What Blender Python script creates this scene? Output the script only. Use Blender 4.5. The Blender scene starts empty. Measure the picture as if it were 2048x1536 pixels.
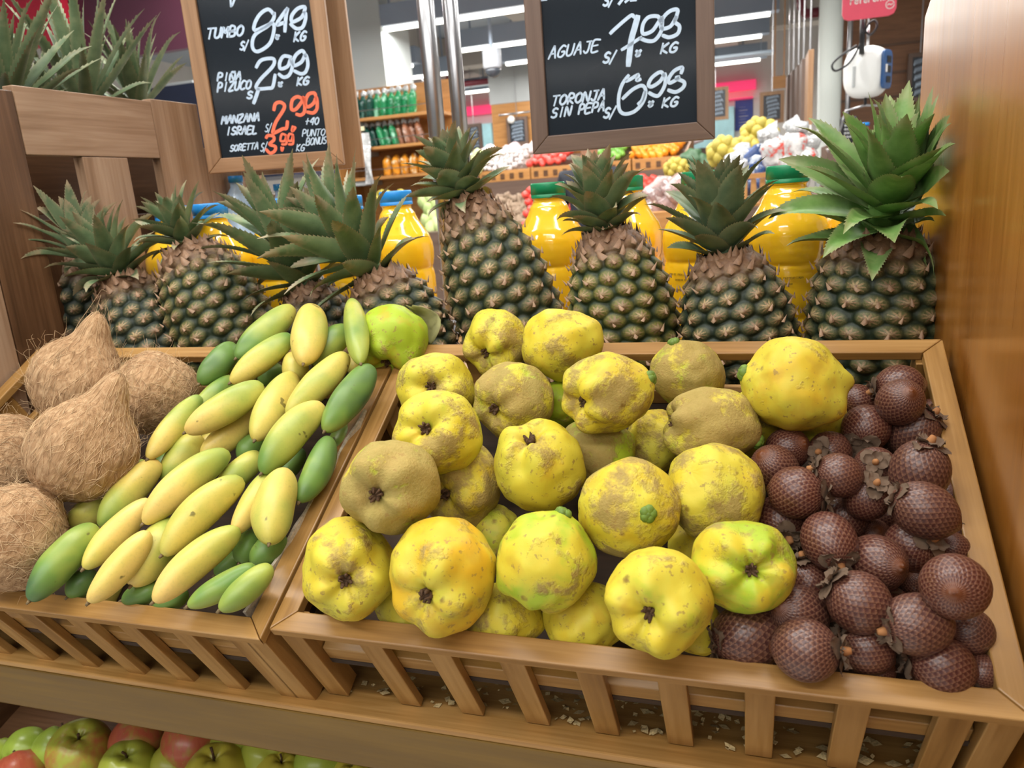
import bpy, math, random
import numpy as np
from mathutils import Vector, Matrix, noise as mnoise

# ---------------------------------------------------------------- camera, world, lights
SC = bpy.context.scene
COL = SC.collection
F_PX, CX, CY = 1514.8588, 1024.0, 768.0
CR = np.array([0.953237, 0.293533, -0.071955]); CU = np.array([-0.005966, 0.256317, 0.966574]); CF = np.array([-0.302165, 0.920945, -0.246082])
CAM = np.array([0.0, 0.0, 1.35]); TH = 0.5153686; RIM_H = 0.6396122
cam = bpy.data.cameras.new('camera'); camo = bpy.data.objects.new('camera', cam); COL.objects.link(camo)
m = Matrix(((CR[0], CU[0], -CF[0], CAM[0]), (CR[1], CU[1], -CF[1], CAM[1]), (CR[2], CU[2], -CF[2], CAM[2]), (0, 0, 0, 1)))
camo.matrix_world = m
cam.sensor_width = 36.0; cam.lens = F_PX / 2048 * 36.0; cam.clip_start = 0.02; cam.clip_end = 100
cam.dof.use_dof = True; cam.dof.focus_distance = 0.85; cam.dof.aperture_fstop = 9.0
SC.camera = camo
SC.view_settings.view_transform = 'Standard'; SC.view_settings.look = 'None'
SC.view_settings.gamma = 1.0; SC.view_settings.use_curve_mapping = False
SC.view_settings.exposure = 0.0
SC.cycles.max_bounces = 7; SC.cycles.diffuse_bounces = 3; SC.cycles.glossy_bounces = 3
SC.cycles.transmission_bounces = 5; SC.cycles.transparent_max_bounces = 8; SC.cycles.sample_clamp_indirect = 4.0
W = bpy.data.worlds.new('store_ambient'); SC.world = W; W.use_nodes = True
W.node_tree.nodes['Background'].inputs[0].default_value = (0.93, 0.96, 1.0, 1); W.node_tree.nodes['Background'].inputs[1].default_value = 0.27

def lamp(name, x, y, z, sx, sy, watt, col=(1, .97, .93), tilt=0.0):
    l = bpy.data.lights.new(name, 'AREA'); l.shape = 'RECTANGLE'; l.size = sx; l.size_y = sy; l.energy = watt; l.color = col
    o = bpy.data.objects.new(name, l); o.location = (x, y, z); o.rotation_euler = (tilt, 0, 0); COL.objects.link(o); return o
lamp('tube_lamp', -0.5, -0.9, 3.0, 3.6, 0.12, 70)
lamp('tube_lamp', -0.5, -2.8, 3.0, 4.5, 0.12, 85)
lamp('tube_lamp', -0.4, 0.7, 3.0, 3.6, 0.12, 66)
lamp('tube_lamp', -0.6, 2.3, 3.0, 3.6, 0.12, 60)
lamp('tube_lamp', -0.6, 4.3, 3.1, 5.5, 0.12, 150)
lamp('tube_lamp', -2.0, 5.8, 3.1, 6.0, 0.3, 170)
lamp('tube_lamp', -0.4, -9.05, 3.0, 9.0, 0.10, 110)

# ---------------------------------------------------------------- calibration helpers (a pixel of the 2048x1536 frame -> a point of the place)
def ray(x, y): return (x - CX) / F_PX * CR - (y - CY) / F_PX * CU + CF
def at(x, y, Y): d = ray(x, y); return CAM + d * (Y / d[1])
def onx(x, y, X): d = ray(x, y); return CAM + d * (X / d[0])
RN = np.array([0, -math.sin(TH), math.cos(TH)]); RD = np.array([0, math.cos(TH), math.sin(TH)])
def rim(x, y, off=0.0): d = ray(x, y); return CAM + d * ((-RIM_H + off) / (RN @ d))
def pxm(P): return F_PX / float((np.array(P) - CAM) @ CF)      # pixels per metre at a point

# ---------------------------------------------------------------- object helpers
def link(o): COL.objects.link(o); return o
def thing(name, label, cat, loc=(0, 0, 0), rot=(0, 0, 0), group=None):
    o = bpy.data.objects.new(name, None); o.location = loc; o.rotation_euler = rot; o.empty_display_size = .02
    o['label'] = label; o['category'] = cat
    if group: o['group'] = group
    return link(o)
def tag(o, label, cat, group=None):
    o['label'] = label; o['category'] = cat
    if group: o['group'] = group
    return o
def struct(o): o['kind'] = 'structure'; return o

class MB:
    """collects shapes into one mesh"""
    def __init__(s): s.v = []; s.f = []; s.a = {}; s.mi = []; s.cur = 0
    def add(s, vs, fs, **attrs):
        n = len(s.v); s.v.extend([tuple(map(float, p)) for p in vs]); s.f.extend([tuple(i + n for i in f) for f in fs]); s.mi.extend([s.cur] * len(fs))
        for k, val in attrs.items():
            L = s.a.setdefault(k, []); L.extend([0.0] * (n - len(L)))
            L.extend([float(val)] * len(vs) if np.isscalar(val) else list(map(float, val)))
        for k, L in s.a.items(): L.extend([0.0] * (len(s.v) - len(L)))
    def box(s, x0, x1, y0, y1, z0, z1):
        s.add([(x, y, z) for z in (z0, z1) for y in (y0, y1) for x in (x0, x1)],
              [(0, 2, 3, 1), (4, 5, 7, 6), (0, 1, 5, 4), (2, 6, 7, 3), (0, 4, 6, 2), (1, 3, 7, 5)])
        return s
    def hexa(s, bot, top):
        n = len(bot); s.add(list(bot) + list(top), [tuple(range(n))[::-1], tuple(range(n, 2 * n))] + [(i, (i + 1) % n, n + (i + 1) % n, n + i) for i in range(n)]); return s
    def grid(s, P, closed_u=False, closed_v=False, **attrs):      # P[nv][nu]
        P = np.asarray(P, float); nv, nu = P.shape[:2]; fs = []
        for j in range(nv - (0 if closed_v else 1)):
            for i in range(nu - (0 if closed_u else 1)):
                i2 = (i + 1) % nu; j2 = (j + 1) % nv
                fs.append((j * nu + i, j * nu + i2, j2 * nu + i2, j2 * nu + i))
        s.add(P.reshape(-1, 3), fs, **{k: np.asarray(q).reshape(-1) for k, q in attrs.items()}); return s
    def tube(s, pts, rad, n=8, cap=True):
        pts = [Vector(p) for p in pts]; R = rad if hasattr(rad, '__len__') else [rad] * len(pts)
        rings = []; up = None
        for i, p in enumerate(pts):
            d = (pts[min(i + 1, len(pts) - 1)] - pts[max(i - 1, 0)]).normalized()
            if up is None: up = d.orthogonal().normalized()
            up = (up - d * up.dot(d)); up = up.normalized() if up.length > 1e-6 else d.orthogonal().normalized()
            b = d.cross(up)
            rings.append([p + (up * math.cos(t) + b * math.sin(t)) * R[i] for t in [2 * math.pi * k / n for k in range(n)]])
        base = len(s.v); s.grid([[tuple(q) for q in r_] for r_ in rings], closed_u=True)
        if cap:
            s.f.append(tuple(base + k for k in range(n))[::-1]); s.mi.append(s.cur)
            e = base + (len(pts) - 1) * n; s.f.append(tuple(e + k for k in range(n))); s.mi.append(s.cur)
        return s
    def lathe(s, prof, c=(0, 0, 0), n=32, cap=True):              # prof (r, z)
        base = len(s.v)
        s.grid([[(c[0] + r * math.cos(2 * math.pi * k / n), c[1] + r * math.sin(2 * math.pi * k / n), c[2] + z) for k in range(n)] for r, z in prof], closed_u=True)
        if cap:
            s.f.append(tuple(base + k for k in range(n))[::-1]); s.mi.append(s.cur)
            e = base + (len(prof) - 1) * n; s.f.append(tuple(e + k for k in range(n))); s.mi.append(s.cur)
        return s
    def ball(s, c, r, n=14, sz=(1, 1, 1), rot=None, jitter=0, seed=0):
        vs = []; nv = n // 2 + 1
        for j in range(nv):
            for i in range(n):
                t = math.pi * j / (nv - 1); p = 2 * math.pi * i / n
                d = Vector((math.sin(t) * math.cos(p), math.sin(t) * math.sin(p), math.cos(t)))
                k = 1 + (jitter * mnoise.noise(d * 1.7 + Vector((seed, seed * .7, 0))) if jitter else 0)
                q = Vector((d.x * sz[0], d.y * sz[1], d.z * sz[2])) * r * k
                if rot is not None: q = rot @ q
                vs.append((c[0] + q.x, c[1] + q.y, c[2] + q.z))
        fs = [(j * n + i, (j + 1) * n + i, (j + 1) * n + (i + 1) % n, j * n + (i + 1) % n) for j in range(nv - 1) for i in range(n)]
        s.add(vs, fs); return s
    def mesh(s, name, mats, smooth=False):
        me = bpy.data.meshes.new(name); me.from_pydata(s.v, [], s.f)
        for m_ in (mats if isinstance(mats, (list, tuple)) else [mats]): me.materials.append(m_)
        if any(s.mi): me.polygons.foreach_set('material_index', s.mi)
        if smooth: me.polygons.foreach_set('use_smooth', [True] * len(me.polygons))
        for k, L in s.a.items():
            at_ = me.attributes.new(k, 'FLOAT', 'POINT'); L.extend([0.0] * (len(s.v) - len(L))); at_.data.foreach_set('value', L)
        me.validate(); me.update(); return me
    def build(s, name, mats, parent=None, smooth=False, bevel=0.0, loc=None):
        o = bpy.data.objects.new(name, s.mesh(name, mats, smooth)); link(o)
        if parent is not None: o.parent = parent
        if loc is not None: o.location = loc
        if bevel:
            b = o.modifiers.new('bevel', 'BEVEL'); b.width = bevel; b.segments = 2; b.limit_method = 'ANGLE'
        return o
def put(mesh, name, parent=None, loc=None):
    o = bpy.data.objects.new(name, mesh); link(o)
    if parent is not None: o.parent = parent
    if loc is not None: o.location = loc
    return o
def centre(o):
    """move a top-level mesh object's origin to the middle of its bounds"""
    me = o.data; n = len(me.vertices); a = np.empty(n * 3); me.vertices.foreach_get('co', a); a = a.reshape(-1, 3)
    c = (a.min(0) + a.max(0)) / 2; me.vertices.foreach_set('co', (a - c).reshape(-1)); me.update(); o.location = tuple(c); return o

# ---------------------------------------------------------------- materials
def S(r, g, b):
    f = lambda c: (c / 255 / 12.92) if c / 255 <= .04045 else ((c / 255 + .055) / 1.055) ** 2.4
    return (f(r), f(g), f(b), 1.0)
class NT:
    def __init__(s, name):
        s.m = bpy.data.materials.new(name); s.m.use_nodes = True; s.t = s.m.node_tree; s.p = s.t.nodes['Principled BSDF']
        s.tc = s.t.nodes.new('ShaderNodeTexCoord')
    def n(s, typ, **kw):
        q = s.t.nodes.new(typ)
        for k, v in kw.items(): setattr(q, k, v)
        return q
    def set(s, sock, v):
        if v is None: return
        if isinstance(v, bpy.types.NodeSocket): s.t.links.new(v, sock)
        else: sock.default_value = v
    def vec(s, scale=(1, 1, 1), coord='Object', off=None, rnd=False):
        mp = s.n('ShaderNodeMapping'); s.set(mp.inputs['Vector'], s.tc.outputs[coord]); mp.inputs['Scale'].default_value = scale
        if off: mp.inputs['Location'].default_value = off
        out = mp.outputs[0]
        if rnd:
            oi = s.n('ShaderNodeObjectInfo'); mu = s.math('MULTIPLY', oi.outputs['Random'], 37.0)
            ad = s.n('ShaderNodeVectorMath', operation='ADD'); s.set(ad.inputs[0], out); s.set(ad.inputs[1], mu); out = ad.outputs[0]
        return out
    def noise(s, vec, scale=5, detail=3, rough=.55, dist=0):
        q = s.n('ShaderNodeTexNoise'); s.set(q.inputs['Vector'], vec); q.inputs['Scale'].default_value = scale; q.inputs['Detail'].default_value = detail
        q.inputs['Roughness'].default_value = rough; q.inputs['Distortion'].default_value = dist; return q.outputs[0]
    def math(s, op, a, b=0.0, c=None, clamp=False):
        q = s.n('ShaderNodeMath', operation=op); q.use_clamp = clamp; s.set(q.inputs[0], a); s.set(q.inputs[1], b)
        if c is not None: s.set(q.inputs[2], c)
        return q.outputs[0]
    def ramp(s, fac, stops):
        q = s.n('ShaderNodeValToRGB'); s.set(q.inputs[0], fac); e = q.color_ramp.elements
        while len(e) < len(stops): e.new(.5)
        for el, (p, c) in zip(e, stops): el.position = p; el.color = c if hasattr(c, '__len__') else (c, c, c, 1)
        return q.outputs[0]
    def step(s, fac, a, b): return s.math('MULTIPLY_ADD', fac, 1 / (b - a), -a / (b - a), clamp=True)
    def mix(s, fac, a, b, mode='MIX'):
        q = s.n('ShaderNodeMix', data_type='RGBA', blend_type=mode); s.set(q.inputs[0], fac); s.set(q.inputs[6], a); s.set(q.inputs[7], b); return q.outputs[2]
    def attr(s, name): q = s.n('ShaderNodeAttribute', attribute_name=name); return q.outputs['Fac']
    def ocol(s):
        oi = s.n('ShaderNodeObjectInfo'); sp = s.n('ShaderNodeSeparateColor'); s.set(sp.inputs[0], oi.outputs['Color']); return sp.outputs[0], sp.outputs[1], sp.outputs[2], oi.outputs['Alpha'], oi.outputs['Random']
    def bump(s, h, strength=.3, dist=.002):
        q = s.n('ShaderNodeBump'); q.inputs['Strength'].default_value = strength; q.inputs['Distance'].default_value = dist; s.set(q.inputs['Height'], h); s.set(s.p.inputs['Normal'], q.outputs[0])
    def out(s, col=None, rough=None, **kw):
        s.set(s.p.inputs['Base Color'], col); s.set(s.p.inputs['Roughness'], rough)
        for k, v in kw.items(): s.set(s.p.inputs[k], v)
        return s.m
def plain(name, c, rough=.5, var=.08, scale=20, **kw):
    t = NT(name); f = t.noise(t.vec(), scale, 3); d = tuple(min(1, x * (1 - var)) for x in c[:3]) + (1,); l = tuple(min(1, x * (1 + var)) for x in c[:3]) + (1,)
    return t.out(t.ramp(f, [(.3, d), (.7, l)]), rough, **kw)
def wood(name, axis, dark, mid, light, rough=.38, sc=1.0, coat=0.0, knots=True):
    t = NT(name); g = [14 * sc, 14 * sc, 14 * sc]; g[axis] = 1.1 * sc
    v = t.vec(tuple(g)); f1 = t.noise(v, 2.2, 4, .6, .6)
    g2 = [120 * sc] * 3; g2[axis] = 3.0 * sc; f2 = t.noise(t.vec(tuple(g2)), 1.6, 2, .6)
    f = t.math('MULTIPLY_ADD', f2, .35, t.math('MULTIPLY', f1, .75))
    col = t.ramp(f, [(.32, dark), (.53, mid), (.74, light)])
    t.bump(f2, .12, .0006)
    rr = t.math('MULTIPLY_ADD', f2, .16, rough - .08)
    return t.out(col, rr, **({'Coat Weight': coat, 'Coat Roughness': .18} if coat else {}))
WD, WM, WL = S(122, 86, 42), S(154, 114, 60), S(178, 138, 82)
M = {}
for i_, ax in enumerate('xyz'):
    M['wood_' + ax] = wood('crate_wood_' + ax, i_, WD, WM, WL)
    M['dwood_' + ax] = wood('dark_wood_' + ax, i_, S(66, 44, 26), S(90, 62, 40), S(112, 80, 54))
    M['pwood_' + ax] = wood('hazed_tower_wood_' + ax, i_, S(120, 90, 64), S(148, 118, 92), S(168, 140, 114))  # paled and greyed: the haze over the tower is put into its colour
    M['fwood_' + ax] = wood('frame_wood_' + ax, i_, S(116, 84, 56), S(146, 110, 76), S(166, 130, 96), .5)
    M['rwood_' + ax] = wood('brown_frame_wood_' + ax, i_, S(84, 64, 53), S(98, 78, 66), S(114, 92, 79), .5)
    M['bwood_' + ax] = wood('store_panel_wood_' + ax, i_, S(150, 100, 50), S(176, 124, 66), S(192, 140, 82), .5)
M['panel'] = wood('glossy_panel_wood', 2, S(138, 84, 26), S(160, 102, 38), S(176, 118, 52), .3, .55, .45)
M['beam'] = wood('glossy_beam_wood', 0, S(82, 58, 8), S(100, 73, 12), S(116, 87, 22), .42, .8, .06)

QUINCES = [
 ((-0.4748, 0.9344, 1.161), 0.0496, 0.052, (-0.012, -0.731, -0.682), None, 0.85, 0.18, 0.05),
 ((-0.3161, 0.9059, 1.1625), 0.0419, 0.0445, (-0.213, -0.943, -0.256), None, 0.35, 0.5, 0.1),
 ((-0.2237, 0.8927, 1.1608), 0.0507, 0.0454, None, None, 0.05, 0.3, 0.2),
 ((-0.3754, 0.8399, 1.1188), 0.0492, 0.0452, (0.269, -0.907, 0.324), None, 0.12, 0.35, 0.1),
 ((-0.271, 0.8265, 1.107), 0.0477, 0.0483, (-0.294, -0.956, 0.001), None, 0.4, 0.62, 0.05),
 ((-0.3184, 0.7069, 1.1074), 0.0477, 0.0455, (0.03, -0.919, 0.393), None, 0.35, 0.4, 0.1),
 ((-0.1486, 0.7772, 1.1333), 0.0489, 0.0443, (-0.614, -0.782, -0.105), (0.968, -0.002, 0.25), 0.1, 0.5, 0.2),
 ((-0.0743, 0.8986, 1.1239), 0.0442, 0.0404, None, (-0.289, -0.108, 0.951), 0.5, 0.85, 0.1),
 ((0.0421, 0.8171, 1.1336), 0.0542, 0.0497, None, (-0.943, -0.121, 0.311), 0.12, 0.12, 0.45),
 ((-0.0433, 0.7944, 1.093), 0.0515, 0.0419, (-0.941, -0.245, 0.233), (0.912, -0.298, -0.283), 0.3, 0.78, 0.1),
 ((-0.107, 0.841, 1.0573), 0.0348, 0.0377, None, None, 0.0, 0.45, 0.15),
 ((-0.1671, 0.7967, 1.0546), 0.0444, 0.0424, None, None, 0.75, 0.72, 0.0),
 ((-0.2136, 0.7247, 1.0684), 0.0489, 0.0492, (-0.087, -0.39, 0.917), None, 0.2, 0.3, 0.1),
 ((-0.3066, 0.7327, 1.0367), 0.0424, 0.0507, (-0.214, -0.971, 0.107), None, 0.05, 0.7, 0.45),
 ((-0.3403, 0.63, 1.0752), 0.0493, 0.0466, (0.1, -0.976, 0.195), None, 0.55, 0.88, 0.1),
 ((-0.3823, 0.6027, 0.9958), 0.0475, 0.052, (0.405, -0.893, 0.197), None, 0.1, 0.3, 0.3),
 ((-0.2765, 0.5934, 1.0057), 0.051, 0.0545, (-0.019, -1.0, 0.012), None, 0.1, 0.25, 0.75),
 ((-0.1824, 0.619, 1.0133), 0.047, 0.0479, None, (0.405, 0.303, 0.863), 0.45, 0.25, 0.15),
 ((-0.1114, 0.6689, 1.0501), 0.0487, 0.048, None, (0.42, -0.868, 0.263), 0.15, 0.5, 0.3),
 ((-0.0331, 0.7161, 1.0497), 0.0491, 0.0491, None, None, 0.12, 0.42, 0.25),
 ((-0.007, 0.6239, 1.0193), 0.0443, 0.0402, (0.196, -0.911, 0.362), None, 0.6, 0.35, 0.1),
 ((-0.0743, 0.577, 1.0081), 0.047, 0.0453, (-0.147, -0.979, 0.139), None, 0.3, 0.2, 0.2),
 ((-0.002, 0.8613, 1.0754), 0.0398, 0.039, None, None, 0.0, 0.4, 0.2),
 ((0.0723, 0.8602, 1.0789), 0.0282, 0.0271, None, None, 0.0, 0.1, 0.3),
 ((-0.2344, 0.6302, 0.9403), 0.0427, 0.036, None, None, 0.15, 0.3, 0.2),
 ((-0.1548, 0.6402, 0.941), 0.0401, 0.0372, None, None, 0.05, 0.1, 0.25),
 ((-0.0465, 0.6336, 0.9502), 0.0253, 0.0253, None, None, 0.1, 0.2, 0.2),
 ((-0.3479, 0.6385, 0.9411), 0.0288, 0.0293, None, None, 0.15, 0.3, 0.1),
 ((-0.2739, 0.7334, 0.9786), 0.0336, 0.0336, None, None, 0.35, 0.4, 0.1),
 ((-0.2309, 0.8851, 1.0866), 0.0298, 0.0313, None, None, 0.9, 0.35, 0.0),
 ((-0.054, 0.7334, 0.9832), 0.0297, 0.0258, None, None, 0.1, 0.2, 0.3)]
PALM_FRUIT = [
 ((0.1526, 0.881, 1.1136), 0.0232, (-0.981, -0.125, -0.147)),
 ((0.1434, 0.8206, 1.1138), 0.0217, None),
 ((0.1122, 0.8867, 1.0942), 0.0193, None),
 ((0.1143, 0.8277, 1.0836), 0.0229, (-0.271, -0.881, -0.388)),
 ((0.16, 0.8346, 1.0783), 0.0232, (0.619, -0.126, 0.776)),
 ((0.036, 0.8008, 1.0675), 0.0208, None),
 ((0.0777, 0.8047, 1.0638), 0.0206, (-0.516, -0.807, 0.288)),
 ((0.0225, 0.7606, 1.0593), 0.0221, None),
 ((0.0772, 0.7177, 1.072), 0.0194, (-0.963, -0.056, 0.265)),
 ((0.1166, 0.7744, 1.0596), 0.0198, (-0.135, -0.837, 0.53)),
 ((0.1506, 0.75, 1.0657), 0.0252, (0.251, 0.052, 0.967)),
 ((0.0409, 0.7088, 1.0565), 0.0232, (0.943, -0.331, 0.024)),
 ((0.1029, 0.7255, 1.0477), 0.02, (0.24, -0.509, 0.827)),
 ((0.1447, 0.6881, 1.054), 0.0229, (-0.895, 0.105, 0.433)),
 ((0.0275, 0.7255, 1.0195), 0.0231, (0.21, -0.954, -0.215)),
 ((0.0847, 0.7429, 1.0193), 0.0223, None),
 ((0.0664, 0.6708, 1.0274), 0.0225, (0.258, -0.898, -0.357)),
 ((0.114, 0.7451, 1.0001), 0.0153, None),
 ((0.1387, 0.6995, 1.015), 0.0218, (0.5, -0.643, 0.58)),
 ((0.1048, 0.6713, 1.0087), 0.0232, None),
 ((0.0493, 0.6651, 0.9874), 0.0193, (-0.221, 0.252, 0.942)),
 ((0.0857, 0.6159, 1.0001), 0.0238, (-0.778, 0.17, 0.604)),
 ((0.0396, 0.6281, 0.9776), 0.0227, None),
 ((0.1416, 0.7001, 0.9807), 0.0153, None),
 ((0.1518, 0.6059, 1.0265), 0.0238, None),
 ((-0.0015, 0.617, 0.9572), 0.0263, (-0.939, -0.336, -0.072)),
 ((0.0428, 0.5854, 0.9703), 0.0237, (0.952, -0.232, 0.198)),
 ((0.0922, 0.6125, 0.9601), 0.0201, (-0.902, 0.111, 0.417)),
 ((0.1275, 0.6063, 0.9906), 0.023, (-0.89, -0.455, -0.028)),
 ((0.147, 0.6069, 0.9544), 0.0226, (-0.991, 0.03, 0.133)),
 ((0.1708, 0.6331, 0.9725), 0.0184, None),
 ((0.1754, 0.7119, 1.0067), 0.0143, None),
 ((0.179, 0.7719, 1.0349), 0.0128, None),
 ((0.183, 0.8778, 1.0892), 0.0115, None),
 ((0.1785, 0.6146, 0.948), 0.0127, (-0.753, -0.623, -0.214)),
 ((0.1621, 0.6461, 0.9474), 0.0134, None),
 ((0.0666, 0.6717, 0.9609), 0.0128, None),
 ((0.182, 0.7347, 1.0139), 0.0118, (-0.379, -0.587, 0.715)),
 ((0.1785, 0.8069, 1.049), 0.0154, None),
 ((0.0893, 0.7902, 1.0223), 0.0131, None),
 ((0.1296, 0.7704, 1.0111), 0.0152, None),
 ((0.0835, 0.7183, 0.9815), 0.0146, None),
 ((0.0211, 0.716, 0.9856), 0.0149, None),
 ((0.1241, 0.677, 0.9639), 0.0137, (-0.264, 0.22, 0.939)),
 ((0.1035, 0.6231, 0.933), 0.013, None),
 ((0.0092, 0.6737, 0.9563), 0.0144, None),
 ((0.1304, 0.8585, 1.061), 0.0124, None)]
TUMBOS = [
 ((-0.6315, 0.9421, 1.2118), (-0.6685, 0.8459, 1.1572), 0.0204, 0.35, -1),
 ((-0.5909, 0.9266, 1.2117), (-0.5506, 0.8251, 1.1542), 0.0238, 0.8, 0),
 ((-0.6077, 0.8941, 1.1788), (-0.6565, 0.8117, 1.1321), 0.018, 0.6, 1),
 ((-0.5428, 0.9394, 1.18), (-0.5705, 0.8752, 1.1408), 0.019, 0.15, 0),
 ((-0.5313, 0.9349, 1.2197), (-0.473, 0.8344, 1.1519), 0.0162, 0.3, 0),
 ((-0.7059, 0.8959, 1.1669), (-0.7198, 0.8274, 1.1261), 0.0186, -0.35, 0),
 ((-0.6049, 0.8855, 1.151), (-0.5811, 0.8454, 1.1283), 0.018, 0.75, 0),
 ((-0.5092, 0.8669, 1.1577), (-0.5468, 0.7684, 1.1019), 0.0192, 0.7, 0),
 ((-0.4682, 0.8536, 1.1444), (-0.4877, 0.7541, 1.088), 0.0204, -0.15, 0),
 ((-0.6023, 0.8075, 1.1321), (-0.6714, 0.7318, 1.0892), 0.0202, 0.75, 1),
 ((-0.5766, 0.8407, 1.1371), (-0.5764, 0.7389, 1.0794), 0.0208, 0.72, 0),
 ((-0.5067, 0.7873, 1.1126), (-0.5338, 0.6864, 1.0587), 0.021, 0.45, -1),
 ((-0.6261, 0.8187, 1.1001), (-0.6604, 0.7403, 1.0559), 0.0189, 0.9, 0),
 ((-0.6913, 0.8616, 1.1284), (-0.7234, 0.779, 1.0736), 0.015, 0.2, 0),
 ((-0.7035, 0.8066, 1.1149), (-0.7111, 0.705, 1.0625), 0.0156, 0.55, 1),
 ((-0.4844, 0.7592, 1.0794), (-0.485, 0.6798, 1.0289), 0.017, -0.05, 0),
 ((-0.686, 0.7723, 1.0738), (-0.7065, 0.7176, 1.0285), 0.021, 0.5, -1),
 ((-0.689, 0.8049, 1.066), (-0.6887, 0.7606, 1.0322), 0.0147, 0.8, 0),
 ((-0.6084, 0.7981, 1.0612), (-0.6249, 0.7647, 1.0423), 0.0172, 0.0, 0),
 ((-0.5821, 0.7528, 1.0586), (-0.6102, 0.6987, 1.0279), 0.0162, 0.5, 0),
 ((-0.603, 0.7231, 1.0705), (-0.6502, 0.6203, 1.019), 0.0196, 0.62, 1),
 ((-0.5373, 0.7156, 1.0514), (-0.5411, 0.6331, 1.008), 0.0151, 0.72, 1),
 ((-0.5077, 0.6959, 1.0602), (-0.4821, 0.6139, 1.0105), 0.0228, 0.78, -1),
 ((-0.5581, 0.6836, 1.0538), (-0.6009, 0.589, 1.0003), 0.0206, 0.68, 0),
 ((-0.7103, 0.722, 1.0542), (-0.7294, 0.6338, 1.0026), 0.0194, 0.6, -1),
 ((-0.7498, 0.7412, 1.0461), (-0.7667, 0.6753, 1.0), 0.0146, 0.3, 0),
 ((-0.6746, 0.6619, 1.03), (-0.7005, 0.5768, 0.9818), 0.0166, 0.8, -1),
 ((-0.7581, 0.6782, 1.0272), (-0.7876, 0.6409, 0.9953), 0.0173, 0.5, 0),
 ((-0.7194, 0.6218, 1.0131), (-0.7351, 0.5341, 0.9634), 0.0196, 0.1, -1),
 ((-0.6254, 0.6034, 1.0201), (-0.6564, 0.5373, 0.9679), 0.016, 0.92, 0),
 ((-0.6364, 0.6546, 1.009), (-0.6397, 0.5776, 0.9667), 0.0228, 0.55, 1),
 ((-0.5295, 0.6304, 1.018), (-0.5816, 0.547, 0.9707), 0.0182, 0.82, 1),
 ((-0.4956, 0.6044, 0.9896), (-0.5483, 0.5563, 0.9638), 0.0133, 0.25, 0),
 ((-0.4737, 0.6028, 0.9923), (-0.5074, 0.5543, 0.9648), 0.0144, 0.25, -1),
 ((-0.5399, 0.6701, 0.9945), (-0.5404, 0.6329, 0.9734), 0.015, 0.1, 0),
 ((-0.4964, 0.6624, 0.9958), (-0.5197, 0.6268, 0.9757), 0.0156, 0.0, 0),
 ((-0.7211, 0.6097, 0.9603), (-0.7353, 0.5785, 0.9426), 0.0152, -0.25, 0),
 ((-0.6243, 0.6034, 0.9532), (-0.6622, 0.5825, 0.9436), 0.0127, -0.1, 0),
 ((-0.5876, 0.6014, 0.9498), (-0.6231, 0.5852, 0.9407), 0.0121, -0.05, 0),
 ((-0.7728, 0.7, 0.9961), (-0.7864, 0.6631, 0.9775), 0.0125, 0.1, 0),
 ((-0.7207, 0.9034, 1.1193), (-0.7331, 0.8601, 1.0994), 0.0153, 0.7, 0),
 ((-0.7068, 0.9112, 1.1423), (-0.7082, 0.8695, 1.1198), 0.0143, 0.4, 0),
 ((-0.7477, 0.782, 1.0406), (-0.7405, 0.7459, 1.0202), 0.0132, 0.0, 0),
 ((-0.5012, 0.8313, 1.0743), (-0.5011, 0.7759, 1.0429), 0.0141, -0.2, 0),
 ((-0.5467, 0.79, 1.0509), (-0.5513, 0.749, 1.0277), 0.0139, -0.2, 0),
 ((-0.6449, 0.9158, 1.1279), (-0.6692, 0.8878, 1.112), 0.0159, 0.2, 0),
 ((-0.5439, 0.9245, 1.1385), (-0.5155, 0.9008, 1.1252), 0.0139, 0.6, 0),
 ((-0.5585, 0.6642, 0.9682), (-0.5801, 0.6369, 0.9527), 0.0127, -0.3, 0)]
COCONUTS = [
 ((-0.9116, 0.8081, 1.1301), 0.0652, (0.344, 0.261, 0.902)),
 ((-0.8005, 0.8328, 1.1096), 0.062, None),
 ((-0.7745, 0.6712, 1.0813), 0.0655, (0.385, 0.395, 0.834)),
 ((-0.9589, 0.7101, 1.0516), 0.0638, None),
 ((-0.8106, 0.589, 1.006), 0.0662, None)]

# ---------------------------------------------------------------- setting
fl = MB().box(-9, 4, -3, 15, -.02, 0).build('floor', plain('floor_tile', S(206, 204, 199), .25, .05, 3)); struct(fl)
ce = MB().box(-9, 4, -3, 15, 3.75, 3.8).build('ceiling', plain('ceiling_paint', S(176, 186, 196), .8, .05, 2)); struct(ce)
M['white_wall'] = plain('white_wall_paint', S(226, 222, 216), .7, .03, 2)
struct(MB().box(-9, 4, 14.9, 15, 0, 3.75).build('wall_back', M['white_wall']))
struct(MB().box(-9.1, -9, -3, 15, 0, 3.75).build('wall_left', M['white_wall']))
struct(MB().box(4, 4.1, -3, 15, 0, 3.75).build('wall_right', M['white_wall']))

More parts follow.
